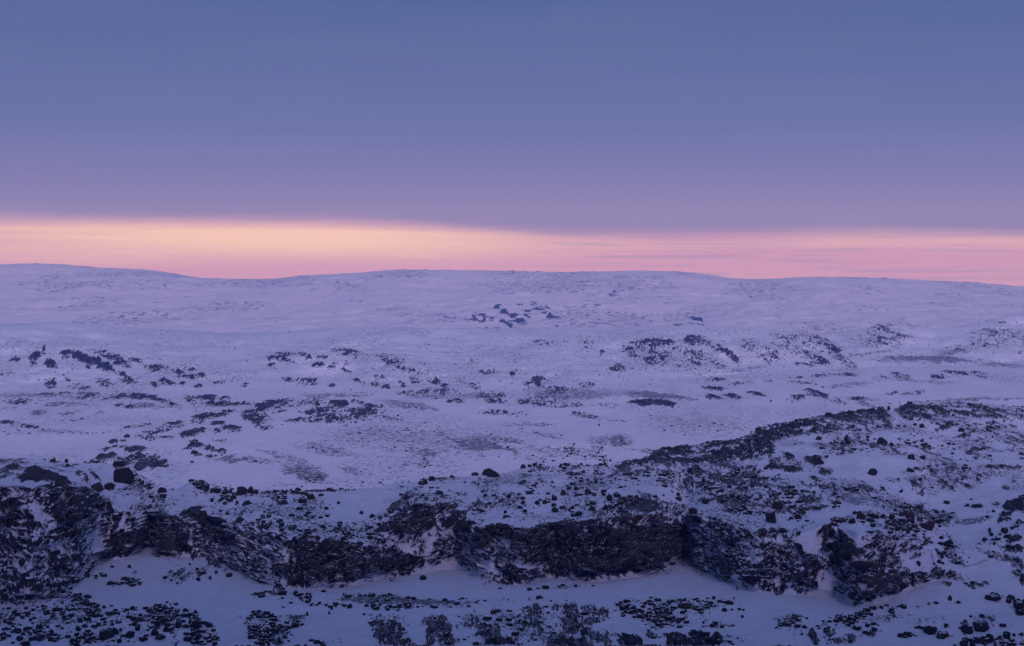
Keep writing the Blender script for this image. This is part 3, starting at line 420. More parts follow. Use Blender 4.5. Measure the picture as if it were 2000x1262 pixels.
near_keys = [(const(1900), const(16), 14), (const(1600), const(225), 20), (const(1330), const(345), 190),
             (v_road, lambda u: Yof(v_road(u), 74.6), 150), (v_base, Yb, 70), (v_top, Yt, 230),
             (v_sky, Y_sky, 330), (lambda u: v_sky(u) + 22, lambda u: Y_sky(u) + 70, 26),
             (const(985), lambda u: np.maximum(Yof(985., 129.5), Y_sky(u) + 180), 16)]
# lowland + hills behind it
v_foot = C(-50, 764, 850, 762, 1000, 760, 1200, 748, 1400, 734, 1500, 724, 1700, 716, 1900, 712, 2050, 700)
v_crest = C(-50, 634, 0, 631, 120, 629, 200, 633, 290, 640, 430, 650, 560, 648, 640, 641, 760, 637, 900, 642, 1050, 641, 1200, 639, 1330, 634, 1400, 636, 1500, 643, 1600, 650, 1680, 642, 1740, 637, 1820, 640, 1860, 638, 1920, 625, 1960, 616, 2050, 602)
mid_keys = [(const(990), lambda u: np.maximum(Yof(990., 130.4), Y_sky(u) + 150), 4), (const(960), lambda u: np.maximum(Yof(960., 130.), Y_sky(u) + 200), 110), (const(870), const(1345), 120), (const(800), lambda u: Yof(800., 129.) + 0 * u, 60),
            (v_foot, lambda u: Yof(v_foot(u), np.interp(u, [0, 1000, 2000], [129.5, 128, 119])), 190),
            (v_crest, lambda u: 3050 + 200 * np.sin(u / 330.), 14), (lambda u: v_crest(u) + 10, const(3750), 10), (const(668), const(4300), 4)]
v_far = C(-600, 540, -200, 530, 0, 517, 60, 515, 130, 517, 190, 523, 290, 527, 340, 534, 385, 543, 470, 545, 535, 545, 600, 538, 700, 533, 770, 527, 850, 527, 1000, 529, 1110, 531, 1240, 528, 1320, 530, 1380, 536, 1430, 544, 1470, 546, 1540, 543, 1600, 541, 1700, 542, 1800, 547, 1900, 551, 1960, 557, 2000, 560, 2100, 566, 2600, 560)
far_keys = [(const(672), const(4200), 6), (const(648), const(4700), 60), (const(605), lambda u: 6000 + 300 * np.sin(u / 330. + 1), 80), (v_far, lambda u: 8000 + 350 * np.sin(u / 420. + 2), 8), (lambda u: v_far(u) + 14, const(9300), 0)]

def gridu(step):
    return np.concatenate([-np.geomspace(3500, 60, 60), np.arange(-40, 2040, step), 2000 + np.geomspace(60, 3500, 60)])

def build_sheet(keys, step, dens, lowfn):
    u = gridu(step); rows = []
    for (va, Ya, n), (vb, Yb_, _) in zip(keys[:-1], keys[1:]):
        n = max(2, int(n * dens))
        for t in np.arange(n) / n:
            v = va(u) * (1 - t) + vb(u) * t; iy = (1 - t) / Ya(u) + t / Yb_(u)
            rows.append((v, 1 / iy))
    rows.append((keys[-1][0](u), keys[-1][1](u)))
    v = np.array([r[0] for r in rows]); Y = np.array([r[1] for r in rows]); U = np.broadcast_to(u, v.shape)
    Pp = np.stack([(U - 1000) / F * Y, Y, HC - (v - VH) / F * Y], -1)
    return lowfn(Pp, U, v)
def proj(Pp): return 1000 + F * Pp[..., 0] / Pp[..., 1], VH + F * (HC - Pp[..., 2]) / Pp[..., 1]
def normals(Pp):
    du = np.gradient(Pp, axis=1); dv = np.gradient(Pp, axis=0)
    n = np.cross(du, dv); n /= np.linalg.norm(n, axis=-1, keepdims=True) + 1e-9
    return n * np.sign(n[..., 2:3] + 1e-6)
def quant(h, m):
    s = np.sort(h[m].ravel()[::37]); return np.interp(h, s, np.linspace(0, 1, len(s))).astype(np.float32)

def near_low(Pp, U, v):
    x, y, z = Pp[..., 0], Pp[..., 1], Pp[..., 2]
    # broad swells; the foot of the cliffs and the track stay flat
    a = np.clip((v_base(U) - v) / 40, 0, 1) * np.clip((v - v_sky(U)) / 12 + .25, .25, 1)
    s = (fbm(x / 26, y / 40, z / 30, 3, 3) - .5) * 3.6 + (fbm(x / 9, y / 14, z / 9, 3, 5) - .5) * 1.5
    Pp[..., 2] += s * a * np.where(v < v_sky(U) - .01, 0, 1)
    b = np.clip((v - v_road(U)) / 30, 0, 1)
    Pp[..., 2] += ((fbm(x / 14, y / 14, z / 14, 3, 8) - .5) * 3.0) * b
    # buttresses and gullies of the cliff face
    c = np.clip((v_base(U) - v) / 14, 0, 1) * np.clip((v - v_top(U)) / 20 + .3, 0, 1)
    w = (fbm(x / 11, y / 40, z / 26, 3, 21) - .5) * 9 + (facet(x / 6.5, y / 14, z / 8, 31)[0] - .5) * 2.0
    Pp[..., 1] += w * c * np.clip((v_base(U) - v_top(U)) / 60, .15, 1)
    Pp[..., 0] += (vn(x / 5, y / 5, z / 5, 41) - .5) * 1.2 * c
    return Pp
def mid_low(Pp, U, v):
    x, y, z = Pp[..., 0], Pp[..., 1], Pp[..., 2]
    hill = np.clip((v_foot(U) - v) / 25, 0, 1)
    flat = np.clip((v_foot(U) - v) / 8 + 0, 0, 1) + np.clip((v - v_foot(U) - 6) / 20, 0, 1)
    Pp[..., 2] += (fbm(x / 120, y / 160, z / 60, 4, 51) - .5) * 30 * hill * np.clip((v - v_crest(U)) / 12, .3, 1)
    Pp[..., 2] += (fbm(x / 60, y / 150, z * 0, 3, 55) - .5) * 10.0 * flat * (1 - hill) * np.clip((960 - v) / 90, .25, 1)
    return Pp
def far_low(Pp, U, v):
    x, y, z = Pp[..., 0], Pp[..., 1], Pp[..., 2]
    f = np.clip((v - v_far(U)) / 14, .06, 1)
    Pp[..., 2] += ((fbm(x / 420, y / 700, z * 0, 6, 61, .55) - .5) * 85) * f
    return Pp

RB = Layer(); RB.a = blur(np.maximum(B.a, R.a), 14)
def blurB(u, v): return samp(RB, u, v)
def hf_near(Pp, U, v):
    uu, vv = proj(Pp); x, y, z = Pp[..., 0], Pp[..., 1], Pp[..., 2]
    wu = (fbm(x / 1.1, y / 4, z / 1.1, 3, 71) - .5) * 12; wv = (fbm(x / 1.1, y / 4, z / 1.1, 3, 75) - .5) * 9
    r = samp(R, uu + wu, vv + wv) * (vv < 1320) * 1.06; g = samp(G, uu + wu * 2, vv + wv); t = samp(T, uu, vv)
    # scattered stones and heath poke through nearly everywhere but in the deep drifts
    pt = np.clip((fbm(x / 9, y / 26, z / 7, 4, 73) - .40) * 4.5, 0, 1) * np.clip((1150 - vv) / 30 + np.clip((vv - 1185) / 20, 0, 1) * 3, 0, 1)
    dr = np.maximum(np.maximum(samp(R, uu, vv), samp(B, uu, vv)), blurB(uu, vv))
    r = np.maximum(r, pt * np.clip(dr * 3.2, 0, .38)); g = np.maximum(g, pt * np.clip(dr * 4, .12, .55))
    out = (U < 0) | (U > 2000) | (vv > 1262)
    rr = np.clip((fbm(x / 12, y / 20, z / 12, 3, 79) - .42) * 3, 0, .8); r = np.where(out, np.maximum(rr, 0) * .8, r)
    g = np.where(out, .3, g)
    n0 = normals(Pp); steep = np.clip((1 - n0[..., 2]) * 2.2, 0, 1)
    r = np.where(r < .94, r * (.70 + .72 * fbm(x / .9, y / 3.2, z / .8, 2, 78)), r)
    hq = np.zeros(x.shape, np.float32); m = r > .01
    xs, ys, zs = x[m], y[m], z[m]
    st_ = steep[m]; h = np.zeros(xs.shape, np.float32); fcs = np.zeros_like(h); hb = np.zeros_like(h)
    zt = zs + xs * .16 + (vn(xs / 6, ys / 9, zs / 6, 81) - .5) * 1.6    # bedding dips gently to the right
    for flat in (0, 1):
        mm = (st_ < .30) == bool(flat); X, Y_, Z = xs[mm], ys[mm], (zt if flat else zs + xs * .05)[mm]
        if flat:
            f0 = fbm(X / 4.5, Y_ / 16, Z / 4, 2, 82)
            f1, c1 = facet(X / 1.5, Y_ / 9, Z / 1.2, 83); f2, c2 = facet(X / .6, Y_ / 3.4, Z / .45, 87)
            f3 = fbm(X / .4, Y_ / 2.2, Z / .3, 3, 91, .6)
            fcs[mm] = f1; hb[mm] = (f0 - .5) * 1.6 + f1 * .8 + f2 * .3; h[mm] = (f0 - .5) * 1.6 + f1 * .6 + f2 * .6 + (f3 - .5) * 1.3 - (1 - c1) * .2 - (1 - c2) * .14
        else:
            wx = (fbm(X / 2, Y_ / 2, Z / 2, 3, 101) - .5) * 1.6
            f0, c0 = facet((X + wx) / 4.2, Y_ / 6, (Z - wx) / 5.0, 104)
            f1, c1 = facet((X + wx) / 1.5, Y_ / 3, Z / 1.5, 105, 1.5); f2, c2 = facet(X / .55, Y_ / 1.2, (Z + wx * .3) / .5, 107, 1.4)
            f3 = fbm(X / .8, Y_ / 1.4, Z / .6, 4, 109, .62)
            fcs[mm] = f1 * .6 + f0 * .4; hb[mm] = f0 * 1.1 + f1 * .75 + f2 * .15 - (1 - c0) * .3; h[mm] = f0 * .75 + f1 * .75 + f2 * .35 + (f3 - .5) * 1.1 - (1 - c0) * .35 - (1 - c1) * .22 - (1 - c2) * .1
    hq[m] = h; fc = np.zeros(x.shape, np.float32); fc[m] = fcs; hbq = np.zeros(x.shape, np.float32); hbq[m] = hb; hbq = quant(hbq, m) * m
    hq = quant(hq, m) * m
    ex = np.clip(hq - (1 - r), 0, 1)
    amp = .7 + 1.7 * steep
    nd = n0 * np.array([1, 1, .55]) + np.array([0, 0, .35])
    nd /= np.linalg.norm(nd, axis=-1, keepdims=True)
    sn = (fbm(x / 3.2, y / 6, z / 3.2, 4, 95) - .5) * .6 * (1 - r)
    exb = np.clip(hbq - (1 - r), 0, 1) * np.clip(ex / .12, 0, 1)
    Pp = Pp + nd * ((ex * .40 + exb * .85) * amp)[..., None]
    Pp[..., 2] += sn
    n1 = normals(Pp)
    rock = np.clip(ex / .20, 0, 1) ** .7
    # snow lying on ledges
    led = np.clip((n1[..., 2] + (fbm(x / .7, y / 2.5, z / .5, 3, 99) - .5) * .7 - .56) / .08, 0, 1) * np.clip(2.4 - r * 2.0, 0, 1)
    rock = rock * (1 - led * np.clip((steep - .1) * 4, .35, 1))
    return Pp, rock.astype(np.float32), g, t, fc
def hf_mid(Pp, U, v):
    uu, vv = proj(Pp); x, y, z = Pp[..., 0], Pp[..., 1], Pp[..., 2]
    wu = (fbm(x / 7, y / 30, z / 7, 3, 171) - .5) * 14; wv = (fbm(x / 7, y / 30, z / 7, 3, 175) - .5) * 7
    r = samp(R, uu + wu, vv + wv); g = samp(G, uu + wu * 3, vv + wv * 1.5)
    out = (U < 0) | (U > 2000)
    rr = np.clip((fbm(x / 60, y / 120, z / 60, 3, 179) - .5) * 3, 0, .7); r = np.where(out, rr, r); g = np.where(out, .3, g)
    hill = np.clip((v_foot(U) - v) / 15, 0, 1)
    r = r * (.58 + .95 * fbm(x / 5, y / 40, z / 4, 2, 195)); m = r > .01; hq = np.zeros(x.shape, np.float32); xs, ys, zs = x[m], y[m], z[m]
    f1, c1 = facet(xs / 4, ys / 40, zs / 3, 183); f0 = fbm(xs / 16, ys / 120, zs / 9, 3, 187); f3 = fbm(xs / 1.8, ys / 15, zs / 1.4, 4, 191, .65)
    hq[m] = f1 * .45 + (f0 - .5) * 1.4 + (f3 - .5) * 2.2
    hq = quant(hq, m) * m; ex = np.clip(hq - (1 - r), 0, 1)
    Pp[..., 2] += ex * (3.2 + 2.5 * hill)
    g = np.maximum(g * 1.3, .38 * np.clip((fbm(x / 90, y / 200, z / 50, 4, 197) - .40) * 5, 0, 1))
    fc = np.zeros(x.shape, np.float32); fc[m] = f1
    return Pp, (np.clip(ex / .25, 0, 1) ** .7).astype(np.float32), g, np.zeros_like(g), fc
def hf_far(Pp, U, v):
    uu, vv = proj(Pp); x, y, z = Pp[..., 0], Pp[..., 1], Pp[..., 2]
    wu = (fbm(x / 40, y / 90, z / 20, 3, 271) - .5) * 30; wv = (fbm(x / 40, y / 90, z / 20, 3, 275) - .5) * 9
    r = samp(R, uu + wu, vv + wv); out = (U < 0) | (U > 2000); r = np.where(out, .1, r)
    r = r * (.55 + .9 * fbm(x / 130, y / 500, z / 60, 3, 277))
    crest = np.clip(1 - (v - v_far(U)) / 5, 0, 1); r = np.maximum(r, .22 * crest)
    h = fbm(x / 24, y / 220, z / 11, 4, 291, .6); hq = quant(h, r > -1); ex = np.clip(hq - (1 - r), 0, 1)
    Pp[..., 2] += ex * 8 + (fbm(x / 30, y / 90, z / 30, 3, 295) - .5) * 5
    g = .46 * np.clip((fbm(x / 260, y / 700, z / 60, 5, 297) - .42) * 5, 0, 1)
    return Pp, (np.clip(ex / .3, 0, 1) ** .7).astype(np.float32), g, np.zeros_like(r), h

def to_mesh(name, Pp, attrs, mat, smooth=True):
    n, m = Pp.shape[:2]
    me = bpy.data.meshes.new(name)
    idx = np.arange(n * m, dtype=np.int32).reshape(n, m)
    q = np.stack([idx[:-1, :-1], idx[:-1, 1:], idx[1:, 1:], idx[1:, :-1]], -1).reshape(-1, 4)
    raw_mesh(me, Pp.reshape(-1, 3), q)
    for kx, a in attrs.items():
        at = me.attributes.new(kx, 'FLOAT', 'POINT'); at.data.foreach_set('value', np.ascontiguousarray(a, np.float32).ravel())
    me.polygons.foreach_set('use_smooth', np.full(len(q), smooth))
    me.materials.append(mat); me.update()
    o = bpy.data.objects.new(name, me); S.collection.objects.link(o); o['kind'] = 'structure'
    return o
def raw_mesh(me, verts, faces):
    k_ = faces.shape[1]
    me.vertices.add(len(verts)); me.vertices.foreach_set('co', np.ascontiguousarray(verts, np.float32).ravel())
    me.loops.add(faces.size); me.loops.foreach_set('vertex_index', np.ascontiguousarray(faces, np.int32).ravel())
    me.polygons.add(len(faces)); me.polygons.foreach_set('loop_start', np.arange(0, faces.size, k_, dtype=np.int32))
    me.update(calc_edges=True)

# ------------------------------------------------------------------ materials
def terrain_mat(name, u, rockcol=((.006, .006, .008), (.044, .040, .046)), brown=(.050, .031, .026), gsc=1.0, snow=(.73, .75, .86)):
    """u: size in metres of the finest breakup"""
    mt = bpy.data.materials.new(name); mt.use_nodes = True; k = NT(mt.node_tree)
    P = k.n('ShaderNodeNewGeometry').outputs['Position']
    at = lambda nm: k.n('ShaderNodeAttribute', attribute_name=nm).outputs['Fac']
    fine = k.noise(k.scale(P, (1, .5, 1)), 1 / (u * 1.6), 4., .7)
    big = k.noise(P, 1 / (u * 22), 3., .5)
    rf = k.mr(k.m('ADD', at('rock'), k.m('MULTIPLY', k.m('SUBTRACT', fine, .5), 2.4)), .42, .60)
    # thin, wind-scoured snow: gravel and heath showing through
    gn = k.noise(k.scale(P, (1, .5, 1)), gsc / (u * 5), 5., .7, .4)
    gth = k.mr(at('grav'), 0., 1., .62, .38, sm=False)
    gf = k.m('MULTIPLY', k.mr(gn, gth, k.m('ADD', gth, .09)), k.mr(at('grav'), .05, .45, 0., .85))
    rc = k.mix(k.mr(k.m('ADD', k.m('MULTIPLY', k.noise(P, 1 / (u * 7), 5., .65), .6), k.m('MULTIPLY', at('face'), .5)), .38, .75), rockcol[0], rockcol[1])
    rc = k.mix(k.m('MULTIPLY', at('tint'), k.mr(k.noise(P, 1 / (u * 12), 3.), .35, .6)), rc, brown)
    # frozen seeps: pale vertical streaks down the rock
    ice = k.mr(k.noise(k.scale(P, (1, .6, .16)), 1 / (u * 4), 4., .6), .58, .74, 0., .35)
    rc = k.mix(ice, rc, (.12, .13, .17))
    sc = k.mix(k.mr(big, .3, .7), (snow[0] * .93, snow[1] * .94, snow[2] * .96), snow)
    col = k.mix(gf, sc, (.10, .095, .115))
    col = k.mix(rf, col, rc)
    bs = k.n('ShaderNodeBsdfPrincipled'); k.put(bs.inputs['Base Color'], col)
    bs.inputs['Roughness'].default_value = .85; bs.inputs['Specular IOR Level'].default_value = .2
    bh = k.m('ADD', k.m('MULTIPLY', k.noise(P, 1 / (u * 3), 6., .65), k.mr(rf, 0., 1., .15, 1.)), k.m('MULTIPLY', k.noise(k.scale(P, (.5, 1.6, 1)), 1 / (u * 9), 5., .6, .6), 2.2))
    bp = k.n('ShaderNodeBump'); bp.inputs['Strength'].default_value = .8; bp.inputs['Distance'].default_value = u * 1.6
    k.put(bp.inputs['Height'], bh); k.put(bs.inputs['Normal'], bp.outputs[0])
    k.put(k.n('ShaderNodeOutputMaterial').inputs[0], bs.outputs[0])
    return mt
def stone_mat(name, cols, snowline=.62):
    mt = bpy.data.materials.new(name); mt.use_nodes = True; k = NT(mt.node_tree)
    ge = k.n('ShaderNodeNewGeometry'); P = ge.outputs['Position']
    nz = k.n('ShaderNodeSeparateXYZ'); k.put(nz.inputs[0], ge.outputs['Normal'])
    ns = k.noise(P, 2.2, 4., .65)
    rc = k.mix(k.noise(P, .9, 3., .6), cols[0], cols[1])
    rc = k.mix(k.mr(k.noise(P, 5., 3., .6), .62, .7, 0., .5), rc, cols[2])
    sf = k.mr(k.m('ADD', nz.outputs[2], k.m('MULTIPLY', k.m('SUBTRACT', ns, .5), 1.1)), snowline + .12, snowline + .24)
    col = k.mix(sf, rc, (.72, .74, .80))
    bs = k.n('ShaderNodeBsdfPrincipled'); k.put(bs.inputs['Base Color'], col); bs.inputs['Roughness'].default_value = .85
    bs.inputs['Specular IOR Level'].default_value = .2
    bp = k.n('ShaderNodeBump'); bp.inputs['Strength'].default_value = .7; bp.inputs['Distance'].default_value = .12
    k.put(bp.inputs['Height'], k.noise(P, 3., 5., .65)); k.put(bs.inputs['Normal'], bp.outputs[0])
    k.put(k.n('ShaderNodeOutputMaterial').inputs[0], bs.outputs[0])
    return mt
m_near = terrain_mat('snow_over_rock', .16)
m_mid = terrain_mat('snow_over_rock_valley', .8, gsc=1.2)
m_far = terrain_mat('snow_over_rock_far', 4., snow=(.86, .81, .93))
DK = ((.009, .009, .011), (.026, .023, .026), (.050, .047, .052))
m_dark = stone_mat('dark_gneiss', DK, .76)
m_brown = stone_mat('brown_gneiss', ((.022, .015, .014), (.050, .033, .029), (.075, .058, .054)), .76)
m_rub = stone_mat('rubble_stone', DK, .74)

sheets = {}; MT = 290.
for nm, keys, step, dens, lf, hf, mt in (('ground', near_keys, 1.0, 1.0, near_low, hf_near, m_near),
                                         ('valley_ground', mid_keys, 1.3, 1.0, mid_low, hf_mid, m_mid),
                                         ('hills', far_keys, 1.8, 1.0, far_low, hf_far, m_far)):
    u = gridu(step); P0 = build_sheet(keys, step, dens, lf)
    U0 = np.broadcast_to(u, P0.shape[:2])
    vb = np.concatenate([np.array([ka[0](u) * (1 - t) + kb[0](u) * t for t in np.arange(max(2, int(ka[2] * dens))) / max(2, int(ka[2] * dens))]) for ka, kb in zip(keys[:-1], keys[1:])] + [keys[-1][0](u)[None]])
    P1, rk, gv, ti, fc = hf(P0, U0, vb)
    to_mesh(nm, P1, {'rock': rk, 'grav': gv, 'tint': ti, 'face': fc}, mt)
    pu, pv = proj(P1); run = np.minimum.accumulate(pv, axis=0)
    vis = np.ones_like(pv, bool); vis[1:] = pv[1:] < run[:-1] + .3
    sheets[nm] = (u, P1, np.where(vis, pv, 1e6), run[-1])

def ground_at(uq, vq):
    """world point of the visible terrain under photograph pixel (uq, vq)"""
    out = np.zeros((len(uq), 3)); err = np.full(len(uq), 1e9)
    for nm in ('ground', 'valley_ground', 'hills'):
        u, P1, pv, top = sheets[nm]
        # a farther sheet only shows above what stands before it
        todo = np.where(err > 2.0)[0]
        for c in range(0, len(todo), 4000):
            q = todo[c:c + 4000]; j = np.clip(np.searchsorted(u, uq[q]), 0, len(u) - 1)
            d = np.abs(pv[:, j] - vq[q][None]); i = d.argmin(0); e = d[i, np.arange(len(q))]
            ok = e < err[q]
            out[q[ok]] = P1[i[ok], j[ok]]; err[q[ok]] = e[ok]
    return out, err

# unseen hill added behind the camera to shade the near slopes
gx, gy = np.meshgrid(np.linspace(-1800, 1800, 240), np.linspace(15.5, -900, 110))
rise = np.interp(gy, [-900, -520, -290, -240, -120, -40, -6, 4, 15.5], [40, 250, MT, MT - 12, MT * .55, 60, 0, -1, -4.6])
gz = HC - 2.2 + rise * np.clip(1.15 - np.abs(gx) / 2600, .3, 1) + np.clip(-gy / 60, 0, 1) * ((fbm(gx / 160, gy / 160, gx * 0, 5, 301) - .5) * 120)
to_mesh('shade_mountain', np.stack([gx, gy, gz], -1)[:, ::1], {'rock': (fbm(gx / 14, gy / 14, gz / 14, 4, 305) > .56) * 1., 'grav': gx * 0 + .3, 'tint': gx * 0}, m_mid)
MZ = float(gz.max())
# ------------------------------------------------------------------ rocks
def ico(sub):
    import bmesh
    bm = bmesh.new(); bmesh.ops.create_icosphere(bm, subdivisions=sub, radius=1)
    v = np.array([x.co[:] for x in bm.verts]); f = np.array([[q.index for q in p.verts] for p in bm.faces]); bm.free()
    return v, f
I1, I2, I4 = ico(1), ico(2), ico(4)
def rock_shape(base, seed, kind='block'):
    r_ = np.random.default_rng(seed); v, f = base; d = v / np.linalg.norm(v, axis=1, keepdims=True)
    npl = {'block': 9, 'rough': 13, 'round': 26, 'slab': 9, 'dome': 18}[kind]
    N = r_.normal(size=(npl, 3)); N /= np.linalg.norm(N, axis=1, keepdims=True); D = r_.uniform(.62, .95, npl)
    if kind == 'block':
        a = r_.uniform(0, 6.28); c, s_ = math.cos(a), math.sin(a)
        N[:6] = [[c, s_, .1], [-c, -s_, .05], [-s_, c, 0], [s_, -c, .1], [.1, .12, 1], [0, 0, -1]]; D[:6] = r_.uniform(.62, .8, 6)
        N[:6] += r_.normal(scale=.13, size=(6, 3)); N /= np.linalg.norm(N, axis=1, keepdims=True)
    dt = d @ N.T; rad = np.where(dt > .05, D / np.maximum(dt, .05), 9).min(1); rad = np.minimum(rad, 1.0)
    p = d * rad[:, None]
    if len(v) > 100:
        o = r_.uniform(0, 50, 3)
        nn = fbm(*(p * 2.6 + o).T, 4, 7) - .5
        n2 = fbm(*(p * 7 + o).T, 3, 9) - .5; p = p * (1 + nn[:, None] * .34 + n2[:, None] * .14)
    p -= (p.max(0) + p.min(0)) / 2; p /= (p.max(0) - p.min(0)) / 2
    return p, f
BIG = {}
def big_mesh(kind, i, mat):
    key = (kind, i, mat.name)
    if key not in BIG:
        p, f = rock_shape(I4, ('block', 'round', 'slab', 'dome', 'rough').index(kind) * 40 + i + 5, kind)
        me = bpy.data.meshes.new('boulder'); raw_mesh(me, p, f); me.materials.append(mat); me.update(); BIG[key] = me
    return BIG[key]

